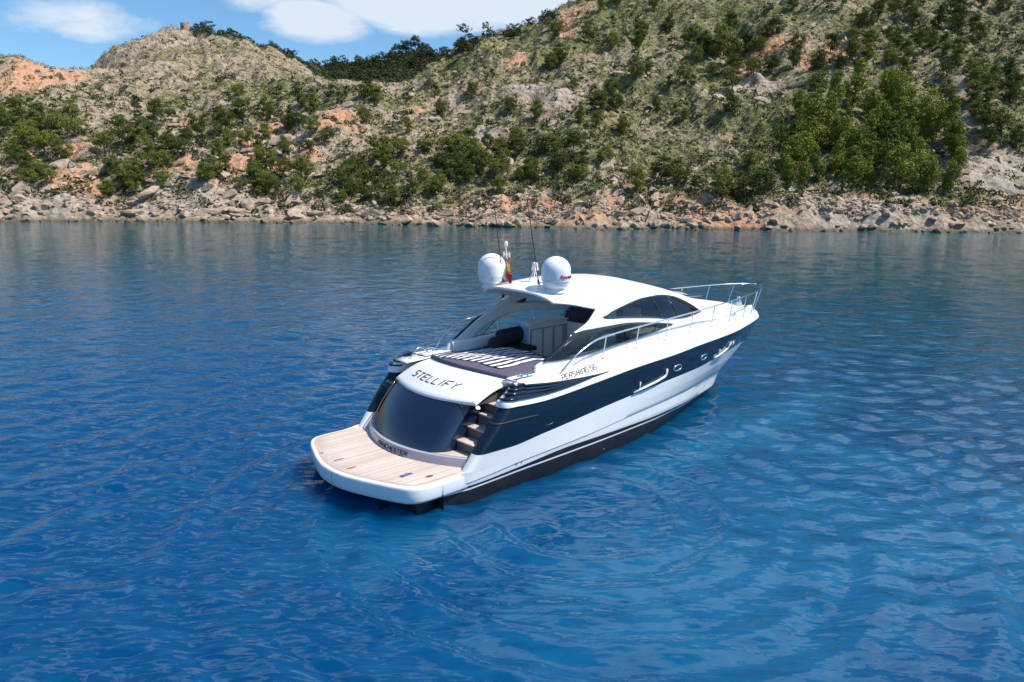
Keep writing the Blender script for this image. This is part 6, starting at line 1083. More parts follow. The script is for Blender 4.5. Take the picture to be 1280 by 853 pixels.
RBg = lambda x: pch(x, [4.45, 4.9, 5.43, 5.84, 6.66, 7.45, 7.95, 8.92, 9.8], [2.46, 2.71, 3.0, 3.05, 3.05, 3.04, 3.0, 2.88, 2.74])   # top of the glass
RTE = lambda x: pch(x, [4.2, 4.45, 4.9, 5.43, 5.7, 6.02, 6.24, 6.41], [2.39, 2.47, 2.72, 3.02, 3.12, 3.25, 3.40, 3.52])            # trailing edge
def hole_top(x): return pch(x, [5.14, 5.8, 6.64, 7.45, 7.95, 8.92, 9.72], [2.50, 2.78, 2.98, 3.0, 2.965, 2.85, 2.745])
RC = lambda x: pch(x, [6.41, 6.63, 7.48, 8.19, 9.12, 9.57, 9.97, 10.8, 11.83, 13, 15.8], [3.53, 3.3, 3.21, 3.13, 3.01, 2.93, 2.88, 2.83, 2.84, 2.74, 2.475])
RD = lambda x: pch(x, [6.41, 6.63, 7.04, 7.51, 7.98, 8.52, 9.35, 10.36, 10.99, 11.42, 11.83, 13, 15.8], [3.53, 3.3, 3.4, 3.48, 3.54, 3.58, 3.56, 3.43, 3.24, 3.05, 2.85, 2.75, 2.48])
def house_pt(x, z, s, off=0):
    x = float(x); z = float(z); X = np.array([x]); 
    y = float(hy(X, np.array([z]))[0]); y = max(y, 0)
    if off:
        e = .01; dydx = (float(hy(X+e, np.array([z]))[0])-y)/e; dydz = (float(hy(X, np.array([z+e]))[0])-float(hy(X, np.array([z-e]))[0]))/(2*e)
        nn = np.array([-dydx, 1, -dydz]); nn /= np.linalg.norm(nn); p = np.array([x, y, z])+nn*off; return [p[0], s*p[1], p[2]]
    return [x, s*y, z]
# side shell: rows zb, A, hole top / trailing edge, C, D  for x from the trailing edge forward
xs = np.unique(np.concatenate([np.linspace(4.2, 6.41, 40), np.linspace(6.41, 6.63, 8), np.linspace(6.63, 15.8, 130)]))
def lin(a, b, n): return [a+(b-a)*k/n for k in range(1, n+1)]
shell = []
for s in (-1, 1):
    P = []; K = []
    for x in xs:
        X = np.array([x]); b0 = float(zb(X)[0]); a0 = max(float(RA(X)[0]), b0+.01)
        if x < 6.42: te = float(RTE(X)[0])
        if x < 9.8:
            ht = max(float(hole_top(X)[0]), a0+.002) if x > 5.14 else a0+.002
            if x <= 5.14: ht = a0+.002
        else: ht = a0+.004
        zl = [b0]+lin(b0, a0, 3)+lin(a0, ht, 5)
        if x < 6.42: top = max(te, ht+.002)
        else: top = max(float(RC(X)[0]), ht+.004)
        zl += lin(ht, top, 5)
        if x < 6.42: zl += lin(top, top+.002, 6)+[top+.003]*0
        else: zl += lin(top, max(float(RD(X)[0]), top+.002), 6)
        P.append([house_pt(x, z, s) for z in zl])
    P = np.array(P); keep = np.ones((len(xs)-1, P.shape[1]-1), bool); xm = (xs[1:]+xs[:-1])/2
    keep[(xm > 5.14) & (xm < 9.76), 3:8] = False          # saloon window opening
    keep[(xm < 6.63), 13:19] = False
    keep[(xm > 6.66) & (xm < 11.8), 13:19] = False          # upper window opening
    keep[(xm > 6.41) & (xm < 6.63), 13:19] = True
    shell.append((P, keep, s))
V = []; F = []; n = 0
for P, keep, s in shell:
    a, b = P.shape[:2]; I = np.arange(a*b).reshape(a, b)+n; f = np.stack([I[:-1, :-1], I[1:, :-1], I[1:, 1:], I[:-1, 1:]], -1)
    if s > 0: f = f[..., ::-1]
    V.append(P.reshape(-1, 3)); F.append(f[keep]); n += a*b
# roof: from the upper window line (or the free hardtop edge) over the crown
def redge(x): return pch(x, [4.2, 4.9, 5.5, 6.0, 6.41], [3.84, 3.78, 3.70, 3.60, 3.53])
NR = 15
def roof_row(x, xx_aft):
    X = np.array([x]); z0, z1, w0, w1 = float(zb(X)[0]), float(zc(X)[0]), float(pp(X)[0]), float(qq(X)[0])
    zt = float(RD(X)[0]) if x > 6.41 else float(redge(X)[0]); t0 = (zt-z0)/(z1-z0)
    y0 = float(hy(X, np.array([zt]))[0]); out = []
    for k in range(NR+1):
        y = y0*math.cos(math.pi/2*k/NR)
        W = float(wb(X)[0]); lo, hi = t0, 1.0
        for _ in range(24):
            m_ = (lo+hi)/2
            if W*(1-.05*m_)*(1-m_**w0)**(1/w1) > y: lo = m_
            else: hi = m_
        out.append([y, z0+(z1-z0)*(lo+hi)/2])
    return out
xr = np.concatenate([np.linspace(4.9, 6.41, 26), np.linspace(6.41, 6.63, 6)[1:], np.linspace(6.63, 15.8, 110)[1:]])
rr = [roof_row(x, 0) for x in xr]
roofP = np.zeros((len(xr), 2*NR+1, 3))
for i, x in enumerate(xr):
    for k in range(NR+1):
        y, z = rr[i][k]; xa = 4.92+.13*y*y; xx = x if x >= 6.41 else 6.41-(6.41-xa)*(6.41-x)/(6.41-4.9)
        roofP[i, k] = (xx, -y, z); roofP[i, 2*NR-k] = (xx, y, z)
a, b = roofP.shape[:2]; I = np.arange(a*b).reshape(a, b)+n; f = np.stack([I[:-1, :-1], I[1:, :-1], I[1:, 1:], I[:-1, 1:]], -1)
V.append(roofP.reshape(-1, 3)); F.append(f.reshape(-1, 4))
house = mesh_np('deckhouse', np.concatenate(V), np.concatenate(F), M_WHITE, True, None, YT)
import bmesh
bm = bmesh.new(); bm.from_mesh(house.data); bmesh.ops.remove_doubles(bm, verts=bm.verts, dist=.004); bmesh.ops.dissolve_degenerate(bm, edges=bm.edges, dist=.001); bm.normal_update(); bm.to_mesh(house.data); bm.free()
md = house.modifiers.new('solid', 'SOLIDIFY'); md.thickness = .055; md.offset = -1
house['label'] = 'white streamlined deckhouse and hardtop'
# window glass, frames
def pane(name, x0, x1, bot, top, s, mat, off, parent, nx=60, nz=6, solid=.0):
    P = []
    for x in np.linspace(x0, x1, nx):
        X = np.array([x]); a0, a1 = float(bot(X)[0]), float(top(X)[0]); a1 = max(a1, a0+.001)
        P.append([house_pt(x, a0+(a1-a0)*k/nz, s, off) for k in range(nz+1)])
    return grid(name, np.array(P), mat, parent, flip=(s > 0), solid=solid)
def edge_tube(name, x0, x1, fn, s, r, mat, parent, off=.012, n=50):
    mb = MB(); mb.tube([house_pt(x, float(fn(np.array([x]))[0]), s, off) for x in np.linspace(x0, x1, n)], r, 6); return mb.build(name, mat, parent, True)
for s in (-1, 1):
    lw = pane('saloon_window', 4.47, 9.79, RA, RBg, s, M_GLASS if s < 0 else M_GLASSP, .014, YT, 90)
    lw['label'] = 'long dark crescent side window'
    # black surround over the pillar and edges
    def pil_bot(x): return np.where(x > 5.14, hole_top(np.maximum(x, 5.14))-.0, RA(x))
    pane('black_surround', 4.47, 7.6, pil_bot, RBg, s, M_BLACK, .020, lw, 60)
    edge_tube('frame_top', 4.47, 9.79, RBg, s, .020, M_BLACK, lw); edge_tube('frame_bottom', 4.47, 9.79, RA, s, .018, M_BLACK, lw)
    # rounded black after edge
    mb = MB(); mb.tube([house_pt(x, float(RBg(np.array([x]))[0])+.0, s, .0) for x in np.linspace(4.46, 5.5, 20)], [.045]*20, 10); mb.build('window_nose', M_BLACK, lw, True)
    for (xb, xt) in ((5.55, 6.35), (8.75, 9.0)):
        mb = MB(); mb.tube([house_pt(xb, float(RA(np.array([xb]))[0]), s, .02), house_pt((xb+xt)/2, (float(RA(np.array([xb]))[0])+float(RBg(np.array([xt]))[0]))/2, s, .022), house_pt(xt, float(RBg(np.array([xt]))[0]), s, .02)], .014, 6); mb.build('window_bar', M_BLACK, lw, True)
    uw = pane('upper_window', 6.64, 11.82, RC, RD, s, M_GLASS if s < 0 else M_GLASSP, .004, YT, 90)
    uw['label'] = 'dark lens-shaped upper side window'
    edge_tube('frame_top', 6.63, 11.83, RD, s, .022, M_BLACK, uw, .006); edge_tube('frame_bottom', 6.63, 11.83, RC, s, .020, M_BLACK, uw, .006)
    for xb, xt in ((9.22, 8.98), (10.15, 9.95)):
        mb = MB(); mb.tube([house_pt(xb, float(RC(np.array([xb]))[0]), s, .01), house_pt((xb+xt)/2, (float(RC(np.array([xb]))[0])+float(RD(np.array([xt]))[0]))/2, s, .012), house_pt(xt, float(RD(np.array([xt]))[0]), s, .01)], .020, 6); mb.build('mullion', M_BLACK, uw, True)
    # dark tip
    pane('blank_corner', 6.66, 7.15, RC, RD, s, M_BLACK, .012, uw, 12); pane('blank_corner', 10.9, 11.8, RC, RC2 if False else (lambda x: RC(x)+.45*(RD(x)-RC(x))*0+.045), s, M_BLACK, .012, uw, 20, 2)
# headlining under the hardtop
# ---------- rails ----------
def rail_z(x): return pch(x, [4.6, 5.3, 6.0, 8, 12, 15, 16.8, 17.4], [2.24, 2.66, 2.88, 2.98, 3.06, 3.10, 3.12, 3.10])
def rail_y(x): return pch(x, [4.6, 5.3, 6.0, 7.3, 9, 10.4, 11.8, 13.3, 14.6, 15.8, 16.8, 17.25, 17.42], [2.12, 2.12, 2.10, 2.04, 1.95, 1.84, 1.68, 1.46, 1.22, .90, .48, .2, 0])
xr_ = np.concatenate([np.linspace(4.65, 16.8, 60), np.linspace(16.85, 17.42, 12)])
rail = MB(); ptsS = [(x, -float(rail_y(np.array([x]))[0]), float(rail_z(np.array([x]))[0])) for x in xr_]; ptsP = [(x, -y, z) for x, y, z in ptsS[:-1]][::-1]
rail.tube(ptsS, .021, 8); rl = rail.build('guard_rail', M_CHROME, YT, True); rl['label'] = 'stainless guard rail running round the foredeck'
ra2 = MB(); ra2.tube(ptsP[:], .021, 8); rp = ra2.build('guard_rail', M_CHROME, YT, True)
for s, par in ((-1, rl), (1, rp)):
    for xb in (6.35, 7.75, 9.15, 10.5, 11.85, 13.15, 14.35, 15.35, 16.2):
        xt = xb-.05+.012*(xb-6)+(.25 if xb > 15 else 0)+(.14 if xb > 16 else 0)
        p0 = (xb, s*float(deck_y(np.array([xb]))[0])*.985, float(deck_z(np.array([xb]))[0])); p1 = (xt, s*float(rail_y(np.array([xt]))[0]), float(rail_z(np.array([xt]))[0]))
        mb = MB(); mb.tube([p0, p1], .016, 8); mb.lathe([(.04, 0), (.035, .018), (.018, .022)], (p0[0], p0[1], p0[2]), 10); mb.build('stanchion', M_CHROME, par, True, auto=40)
    mb = MB(); a = 10.2
    mb.tube([(x, s*(float(rail_y(np.array([x]))[0])+float(deck_y(np.array([min(x, 16.9)]))[0]))/2, (float(rail_z(np.array([x]))[0])+float(deck_z(np.array([x]))[0]))/2) for x in np.linspace(9.15, 15.4, 30)], .009, 6); mb.build('mid_rail', M_CHROME, par, True)
# toe line along the side deck
for s in (-1, 1):
    mb = MB(); mb.tube([(x, s*(float(deck_y(np.array([x]))[0])-.05), float(deck_z(np.array([x]))[0])+.012) for x in np.linspace(4.9, 16.3, 60)], .011, 5); mb.build('toe_rail', M_GREYP, YT, True)
# port and starboard grab rail on the leg of the hardtop
mb = MB(); mb.tube([(4.05, 2.0, 2.2), (4.25, 2.02, 2.5), (4.65, 2.0, 2.78), (5.1, 1.95, 2.93), (5.5, 1.85, 2.98)], .020, 8); mb.build('boarding_rail', M_CHROME, YT, True)
# chrome strip on the edge of the port leg
mb = MB(); mb.tube([house_pt(x, float(RTE(np.array([x]))[0])+.01, 1, .01) for x in np.linspace(5.2, 6.25, 14)], .022, 6); mb.build('leg_trim', M_CHROME, YT, True)
# foredeck gear
mb = MB(); mb.box((15.95, 0, 2.53), (.42, .26, .14), taper=.85); mb.lathe([(.09, 0), (.10, .06), (.05, .10), (.08, .18), (.0, .2)], (16.1, 0, 2.58), 14); mb.build('anchor_windlass', M_CHROME, YT, True, bevel=.015, auto=40)
mb = MB(); mb.tube([(15.3, .2, 2.62), (15.45, .5, 2.60), (15.7, .62, 2.56), (15.95, .40, 2.55), (15.8, .15, 2.58)], .022, 6); mb.build('dark_line', M_RUB, YT, True)
for s in (-1, 1):
    mb = MB(); c_ = (13.9, s*1.12, 2.44); mb.tube([(c_[0]-.16, c_[1], c_[2]+.07), (c_[0]+.16, c_[1], c_[2]+.07)], .018, 8)
    for q in (-.07, .07): mb.tube([(c_[0]+q, c_[1], c_[2]-.02), (c_[0]+q, c_[1], c_[2]+.07)], .02, 8)
    mb.build('mooring_cleat', M_CHROME, YT, True)
mb = MB(); mb.box((12.2, 0, 3.30), (.62, .62, .05), ry=.28); mb.build('deck_hatch', M_BLACK, YT, bevel=.02)
# ---------- portholes and polished scoops in the navy band ----------
def band_pt(x, f, s, off=0.0):
    a = np.array([x]); z0, z1 = float(pch(a, *ROW['navybot'][2])[0]), float(pch(a, *ROW['navytop'][2])[0]); y0, y1 = float(pch(a, *ROW['navybot'][3])[0]), float(S_top(a)[0])
    e = .05; ya = (float(pch(a+e, *ROW['navybot'][3])[0])*(1-f)+float(S_top(a+e)[0])*f)
    y = y0*(1-f)+y1*f+.1*f*(1-f); z = z0*(1-f)+z1*f; t = np.array([e, ya-(y0*(1-f)+y1*f), 0]); u = np.array([0, y1-y0, z1-z0]); nn = np.cross(u, t); nn /= np.linalg.norm(nn); nn = nn if nn[1] > 0 else -nn
    p = np.array([x, y, z])+nn*off; return np.array([p[0], s*p[1], p[2]]), np.array([nn[0], s*nn[1], nn[2]]), t/np.linalg.norm(t)*np.array([1, s, 1])
for s in (-1, 1):
    for x in (9.15, 10.65, 12.95):
        p, nn, t = band_pt(x, .42, s, .0); up = np.cross(t, nn); up = up if up[2] > 0 else -up
        ring = [p+nn*.014+t*.20*math.cos(a)+up*.085*math.sin(a) for a in np.linspace(0, 2*math.pi, 25)]
        mb = MB(); mb.tube(ring, .020, 6, False); ph = mb.build('porthole', M_CHROME, YT, True)
        mb = MB(); V_ = [p+nn*.012+t*.19*math.cos(a)+up*.08*math.sin(a) for a in np.linspace(0, 2*math.pi, 24, endpoint=False)]; mb.add(V_+[p+nn*.016], [[i, (i+1) % 24, 24] for i in range(24)]); mb.build('glass', M_BLACK, ph)
    for x0_, x1_ in ((7.15, 8.55), (11.55, 12.5)):
        pts = [band_pt(x0_, .10, s, .03)[0], band_pt(x0_+(x1_-x0_)*.35, .14, s, .035)[0], band_pt(x0_+(x1_-x0_)*.75, .20, s, .035)[0], band_pt(x1_-.04, .27, s, .035)[0], band_pt(x1_+.02, .36, s, .035)[0], band_pt(x1_+.03, .56, s, .03)[0]]
        mb = MB(); mb.tube(pts, [.022, .036, .036, .036, .036, .03], 8); sc2 = mb.build('polished_scoop', simple('polished_white_trim', (.75, .74, .72), .2, coat=.8) if s < 0 and x0_ < 8 else bpy.data.materials['polished_white_trim'], YT, True)
        mb = MB(); mb.tube([band_pt(x0_+.25, .12, s, .02)[0], band_pt(x0_+.25, .42, s, .02)[0]], .022, 6); mb.build('scoop_post', bpy.data.materials['polished_white_trim'], sc2, True)
mb = MB()
for x in (3.1, 3.25, 4.3): mb.lathe([(.03, 0), (.03, .02), (.0, .022)], (x, -2.24, .37+.05*(x-3)), 8)
mb.build('drain_outlet', M_CHROME, YT)
# ---------- radar domes, aerials, mast ----------
def dome(x, y, z, r, h):
    mb = MB(); prof = [(r*.55, 0), (r*.80, .03), (r*.93, .12), (r, .26), (r, h-r*.95)]
    for a in np.linspace(.1, math.pi/2, 12): prof.append((r*math.cos(a), h-r*.95+r*.95*math.sin(a)))
    mb.lathe(prof, (x, y, z), 40); d = mb.build('satellite_dome', M_DOME, YT, True, auto=50)
    mb = MB(); mb.lathe([(r*.75, -.10), (r*.62, -.02), (r*.5, .02)], (x, y, z), 32); mb.build('pedestal', M_WHITE, d, True, auto=40)
    mb = MB(); mb.tube([(x+(r+.001)*math.cos(a), y+(r+.001)*math.sin(a), z+.20) for a in np.linspace(0, 2*math.pi, 49)], .005, 5, False); mb.build('dome_seam', M_GREYP, d)
    mb = MB(); mb.box((x+r*1.0*math.cos(-2.2), y+r*1.0*math.sin(-2.2), z+.14), (.02, .02, .07)); mb.build('latch', M_GREYP, d); return d
def roofz(x, y):
    X = np.array([x]); lo, hi = .3, 1.
    for _ in range(30):
        m_ = (lo+hi)/2; z = float(zb(X)[0]+m_*(zc(X)-zb(X))[0])
        if float(hy(X, np.array([z]))[0]) > abs(y): lo = m_
        else: hi = m_
    return float(zb(X)[0]+lo*(zc(X)-zb(X))[0])
DP = (5.14, .95, roofz(5.14, .95)+.06); DS = (5.62, -.95, roofz(5.62, -.95)+.05)
d1 = dome(*DP, .37, .80); d1['label'] = 'white satellite dome on the port side of the hardtop'
d2 = dome(*DS, .37, .80); d2['label'] = 'white satellite dome lettered in dark red on the starboard side'
def aerial(p0, p1, name='whip_aerial'):
    mb = MB(); p0 = np.array(p0); p1 = np.array(p1); mb.tube([p0, p0*.93+p1*.07, p0*.925+p1*.075, p1], [.026, .024, .013, .009], 8); o = mb.build(name, M_RUB, YT, True, auto=50)
    mb = MB(); mb.lathe([(.05, -.02), (.045, .04), (.022, .06)], tuple(p0), 12); mb.build('aerial_base', M_CHROME, o, True, auto=40)
aerial((5.25, .60, roofz(5.25, .6)), (4.93, .62, 6.05)); aerial((5.55, -.42, roofz(5.55, -.42)), (5.10, -.40, 6.28))
zr = roofz(5.6, .62)
mb = MB(); mb.tube([(5.62, .80, zr), (5.5, .80, 5.02)], .014, 8); mb.tube([(5.54, .68, 4.78), (5.54, .92, 4.78)], .010, 6)
for y in (.69, .80, .91): mb.tube([(5.53, y, 4.72), (5.53, y, 4.84)], .022, 8)
ms = mb.build('light_mast', M_WHITE, YT, True, auto=50)
mb = MB(); mb.lathe([(.035, 0), (.05, .02), (.05, .11), (.03, .14)], (5.5, .80, 5.0), 12); mb.build('anchor_light', M_DOME, ms, True, auto=50)
z0 = roofz(5.9, .05)
mb = MB(); mb.tube([(5.75, .16, z0), (5.87, .08, z0+.30)], .016, 6); mb.tube([(5.75, -.02, z0), (5.87, .06, z0+.30)], .016, 6); mb.tube([(6.05, .07, z0), (5.88, .07, z0+.30)], .016, 6)
mb.box((5.88, .07, z0+.33), (.12, .14, .08)); mb.lathe([(.07, 0), (.085, .05), (.06, .12), (.0, .14)], (5.88, .07, z0+.37), 14); mb.build('camera_mount', M_WHITE, YT, True, auto=40)
mb = MB(); mb.tube([(6.0, -.38, roofz(6., -.38)), (6.0, -.38, 4.36)], .015, 6); mb.lathe([(.05, 0), (.085, .03), (.085, .17), (.05, .2)], (6.0, -.38, 4.33), 16); mb.build('horn', M_BLACK, YT, True, auto=40)
mb = MB(); mb.box((6.35, -.05, roofz(6.35, 0)+.03), (.36, .24, .06), taper=.8); mb.build('searchlight_base', M_WHITE, YT, bevel=.015)
# ensign hanging from the mast
P = []
for a in np.linspace(0, 1, 18):
    L_ = []
    for b in np.linspace(0, 1, 10):
        L_.append([5.46-.10*b+.04*math.sin(a*7+b*4), .76-.30*b*(1-.2*a)-.12*a, 4.70-.66*a-.12*b])
    P.append(L_)
def flag_mat():
    m, n, l, p = new_mat('ensign_cloth'); g = nd(n, 'ShaderNodeTexCoord'); s = nd(n, 'ShaderNodeSeparateXYZ'); l.new(g.outputs['Object'], s.inputs[0])
    r = nd(n, 'ShaderNodeValToRGB'); r.color_ramp.interpolation = 'CONSTANT'; mr = nd(n, 'ShaderNodeMapRange'); mr.inputs['From Min'].default_value = 4.0; mr.inputs['From Max'].default_value = 4.8
    l.new(s.outputs['Z'], mr.inputs['Value']); l.new(mr.outputs[0], r.inputs[0]); e = r.color_ramp.elements; e[0].color = (.62, .015, .04, 1); e[0].position = 0; e[1].position = .30; e[1].color = (.02, .02, .05, 1)
    q = e.new(.35); q.color = (.75, .12, .02, 1); q = e.new(.46); q.color = (.85, .50, .02, 1); q = e.new(.70); q.color = (.72, .03, .02, 1); l.new(r.outputs[0], p.inputs['Base Color']); p.inputs['Roughness'].default_value = .8; return m
fl = grid('ensign', np.array(P), flag_mat(), YT, solid=.004); fl['label'] = 'limp red and yellow flag hanging beside the port dome'
# small black pull on the port leg, door hook
mb = MB(); mb.box((6.15, 1.60, 3.52), (.05, .05, .14), ry=.5); mb.build('speaker_bracket', M_RUB, YT)
# ---------- lettering ----------
GLY = {'S': [[(1, 1), (.12, 1), (0, .9), (0, .6), (.1, .5), (.9, .5), (1, .4), (1, .1), (.88, 0), (0, 0)]], 'T': [[(0, 1), (1, 1)], [(.5, 1), (.5, 0)]],
 'X': [[(0, 1), (1, 1)], [(.0, .5), (.9, .5)], [(0, .5), (0, 0), (1, 0)]], 'E': [[(1, 1), (0, 1), (0, 0), (1, 0)], [(0, .5), (.85, .5)]], 'L': [[(0, 1), (0, 0), (1, 0)]], 'I': [[(.5, 1), (.5, 0)]],
 'F': [[(0, 0), (0, 1), (1, 1)], [(0, .5), (.8, .5)]], 'Y': [[(0, 1), (.5, .5), (1, 1)], [(.5, .5), (.5, 0)]], 'P': [[(0, 0), (0, 1), (1, 1), (1, .45), (0, .45)]], 'R': [[(0, 0), (0, 1), (1, 1), (1, .5), (0, .5)], [(.45, .5), (1, 0)]],
 'Q': [[(0, 0), (0, 1), (1, 0), (1, 1)]], 'H': [[(0, 0), (0, 1)], [(1, 0), (1, 1)], [(0, .5), (1, .5)]], 'N': [[(0, 0), (0, 1), (1, 1), (1, 0)]], 'G': [[(1, 1), (0, 1), (0, 0), (1, 0), (1, .45), (.5, .45)]], '5': [[(1, 1), (0, 1), (0, .55), (1, .55), (1, 0), (0, 0)]],
 '6': [[(1, 1), (0, 1), (0, 0), (1, 0), (1, .5), (0, .5)]], 'M': [[(0, 0), (0, 1), (.5, .4), (1, 1), (1, 0)]], 'A': [[(0, 0), (.35, 1), (.65, 1), (1, 0)], [(.15, .38), (.85, .38)]], 'C': [[(1, 1), (0, 1), (0, 0), (1, 0)]],
 'D': [[(0, 0), (0, 1), (.8, 1), (1, .8), (1, .2), (.8, 0), (0, 0)]], 'n': [[(0, 0), (0, .7), (.9, .7), (.9, 0)]], 'a': [[(.1, .7), (.9, .7), (.9, 0), (.1, 0), (.1, .38), (.9, .38)]], 'y': [[(0, .7), (.45, 0)], [(.9, .7), (.3, -.3)]],
 'm': [[(0, 0), (0, .7), (1, .7), (1, 0)], [(.5, .7), (.5, 0)]], 'r': [[(0, 0), (0, .7), (.8, .7)]], 'i': [[(.3, 0), (.3, .7)]], 'e': [[(.9, 0), (.05, 0), (.05, .7), (.9, .7), (.9, .38), (.05, .38)]]}
def lettering(name, text, f, h, w, gap, r, mat, parent, slant=.18):
    """strokes of round section laid on a surface; f(u, v) gives the point and normal at u metres along, v metres up"""
    mb = MB(); u = 0
    for ch in text:
        if ch == ' ': u += w*.6; continue
        ww = w*(.25 if ch in 'Ii' else 1)
        for st in GLY[ch]:
            pts = []
            for (a, b), (c, d) in zip(st[:-1], st[1:]):
                for q in (0, .25, .5, .75):
                    pts.append((a+(c-a)*q, b+(d-b)*q))
            pts.append(st[-1]); Q = []
            for a, b in pts:
                p, nn = f(u+a*ww*(1 if ch not in 'Ii' else 1)+b*h*slant, b*h); Q.append(np.array(p)+np.array(nn)*r*.75)
            mb.tube(Q, r, 5)
        u += ww+gap
    return mb.build(name, mat, parent)
M_LET = simple('dark_lettering', (.02, .022, .03), .35)
def f_name(u, v):
    y = .95-u; fr = .28+v*.95; y = y-.10*(v); x, z = mould(y, fr); x2, z2 = mould(y, fr+.02); t = np.array([x2-x, 0, z2-z]); nn = np.array([-t[2], 0, t[0]]); nn /= np.linalg.norm(nn); return (x, y, z), nn
lettering('name_lettering', 'STELLIFY', f_name, .19, .155, .085, .0105, M_LET, mo, .22)
def f_port(u, v):
    y = .62-u; zz_ = .545+v; x = sx(y)+.006+(v+.04)*.15; return (x-.008, y, zz_), np.array([-1, 0, .1])
lettering('port_lettering', 'MAQCHESTER', f_port, .085, .085, .035, .009, M_LET, strip, .1)
def f_model(s):
    def f(u, v):
        x = 4.50+u if s < 0 else 6.05-u
        ci = col_at(s, x); p, nn = shoulder_pt(s, ci, .60+v*2.4-.04*(x-4.5)); return p, nn
    return f
for s in (-1, 1): lettering('model_lettering', 'PERSHING 56', f_model(s), .135, .088, .046, .0095, M_LET, gun, .25)
def f_dome(u, v):
    a0 = math.radians(-118); a = a0+u/.37; x, y = DS[0]+.372*math.cos(a), DS[1]+.372*math.sin(a); return (x, y, DS[2]+.27+v), np.array([math.cos(a), math.sin(a), 0])
lettering('dome_lettering', 'Raymarine', f_dome, .085, .052, .02, .007, M_RED, d2, .12)
# ---------- things lying on the yacht ----------
def towel_mat():
    m, n, l, p = new_mat('striped_towel'); tc = nd(n, 'ShaderNodeTexCoord'); s = nd(n, 'ShaderNodeSeparateXYZ'); l.new(tc.outputs['UV'], s.inputs[0])
    mu = nd(n, 'ShaderNodeMath', operation='MULTIPLY'); l.new(s.outputs['X'], mu.inputs[0]); mu.inputs[1].default_value = 9.5; fr = nd(n, 'ShaderNodeMath', operation='FRACT'); l.new(mu.outputs[0], fr.inputs[0])
    gt = nd(n, 'ShaderNodeMath', operation='GREATER_THAN'); l.new(fr.outputs[0], gt.inputs[0]); gt.inputs[1].default_value = .48
    mx = nd(n, 'ShaderNodeMix', data_type='RGBA'); l.new(gt.outputs[0], mx.inputs['Factor']); mx.inputs['A'].default_value = (.80, .78, .78, 1)
    t = nd(n, 'ShaderNodeMath', operation='GREATER_THAN'); l.new(s.outputs['Y'], t.inputs[0]); t.inputs[1].default_value = .52
    m2 = nd(n, 'ShaderNodeMix', data_type='RGBA'); l.new(t.outputs[0], m2.inputs['Factor']); m2.inputs['A'].default_value = (.022, .022, .050, 1); m2.inputs['B'].default_value = (.018, .022, .060, 1)  # bluer past the middle: shade of the forward half put into the stripes
    l.new(m2.outputs['Result'], mx.inputs['B']); l.new(mx.outputs['Result'], p.inputs['Base Color']); p.inputs['Roughness'].default_value = .95
    no = nd(n, 'ShaderNodeTexNoise', _Scale=60); l.new(tc.outputs['Object'], no.inputs['Vector']); b = nd(n, 'ShaderNodeBump', _Strength=.4, _Distance=.006); l.new(no.outputs['Fac'], b.inputs['Height']); l.new(b.outputs[0], p.inputs['Normal'])
    return m
R = np.random.default_rng(4)
A_ = np.array([3.36, 1.02]); B_ = np.array([3.72, -1.02]); C_ = np.array([5.50, -.85]); D_ = np.array([5.45, .80])
na, nb_ = 50, 44; P = np.zeros((na, nb_, 3)); UV = np.zeros((na, nb_, 2))
def padtop(x, y):
    y0, y1 = 1.86, -1.60; b = (y-y0)/(y1-y0); xa = padx(y); a = (x-xa)/(5.75-.06*y*y-xa)
    pr = lambda t: max(1-(2*t-1)**2, 0)**.22
    return ztop(x, y)-.20+.20*pr(min(max(a, 0), 1)*.94+.03)*pr(min(max(b, 0), 1)*.94+.03)
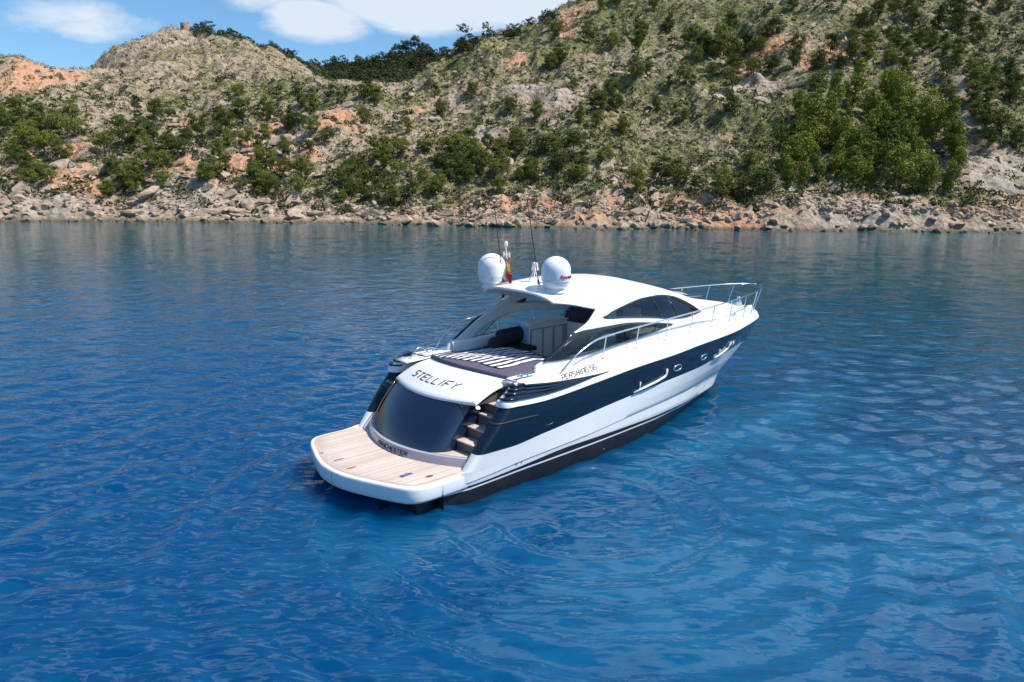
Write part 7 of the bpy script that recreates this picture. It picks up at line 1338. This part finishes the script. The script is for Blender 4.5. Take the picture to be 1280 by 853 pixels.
for i, u in enumerate(np.linspace(0, 1, na)):
    for j, v in enumerate(np.linspace(0, 1, nb_)):
        q = (A_*(1-v)+D_*v)*(1-u)+(B_*(1-v)+C_*v)*u
        q = q+np.array([.03*math.sin(u*13), .035*math.sin(v*9+u*2)])
        w = .012+.012*max(0, math.sin(u*20+v*4))*(.4+v)+.014*max(0, math.sin(v*17-u*5))
        P[i, j] = (q[0], q[1], padtop(q[0], q[1])+w); UV[i, j] = (u, v)
tw = grid('beach_towel', P, towel_mat(), None, solid=.008)
uvl = tw.data.uv_layers.new(name='UVMap'); vi = np.zeros(len(tw.data.loops), dtype=np.int32); tw.data.loops.foreach_get('vertex_index', vi); uvl.data.foreach_set('uv', UV.reshape(-1, 2)[vi].astype(np.float32).ravel())
MW = YT.matrix_basis.copy() if False else Matrix.Translation(YT.location) @ Matrix.Rotation(math.radians(90-46.87), 4, 'Z')
tw.matrix_world = MW
tag(tw, 'large navy and white striped towel spread over the grey sun cushion', 'towel')
def cushion(x, y, z, L, r, rz, label, ry=0):
    mb = MB(); pr = [(0.0, -L/2), (r*.55, -L/2), (r*.88, -L/2+.03), (r, -L/2+.10)]+[(r*(1+.03*math.sin(k*2.1)), -L/2+.1+(L-.2)*k/6) for k in range(1, 6)]+[(r, L/2-.10), (r*.88, L/2-.03), (r*.55, L/2), (0, L/2)]
    mb.lathe([(max(a, .001), b) for a, b in pr], (0, 0, 0), 22, sy=.82); o = mb.build('bolster_cushion', M_DARKCL, None, True, auto=60)
    o.matrix_world = MW @ Matrix.Translation((x, y, z)) @ Matrix.Rotation(rz, 4, 'Z') @ Matrix.Rotation(math.pi/2, 4, 'Y')
    tag(o, label, 'cushion'); return o
cushion(5.98, 1.12, 2.46, .95, .24, .12, 'upper dark navy bolster cushion leaning toward the white cabinet')
cushion(5.35, .95, 2.38, .62, .19, .30, 'lower dark bolster cushion next to the striped towel')

for s in (-1, 1):
    mb = MB(); Q = [shoulder_pt(s, col_at(s, x), .93)[0]+shoulder_pt(s, col_at(s, x), .93)[1]*.002 for x in np.linspace(4.2, 15.5, 60)]
    mb.tube(Q, .005, 4); mb.build('moulding_seam', M_GREYP, YT)
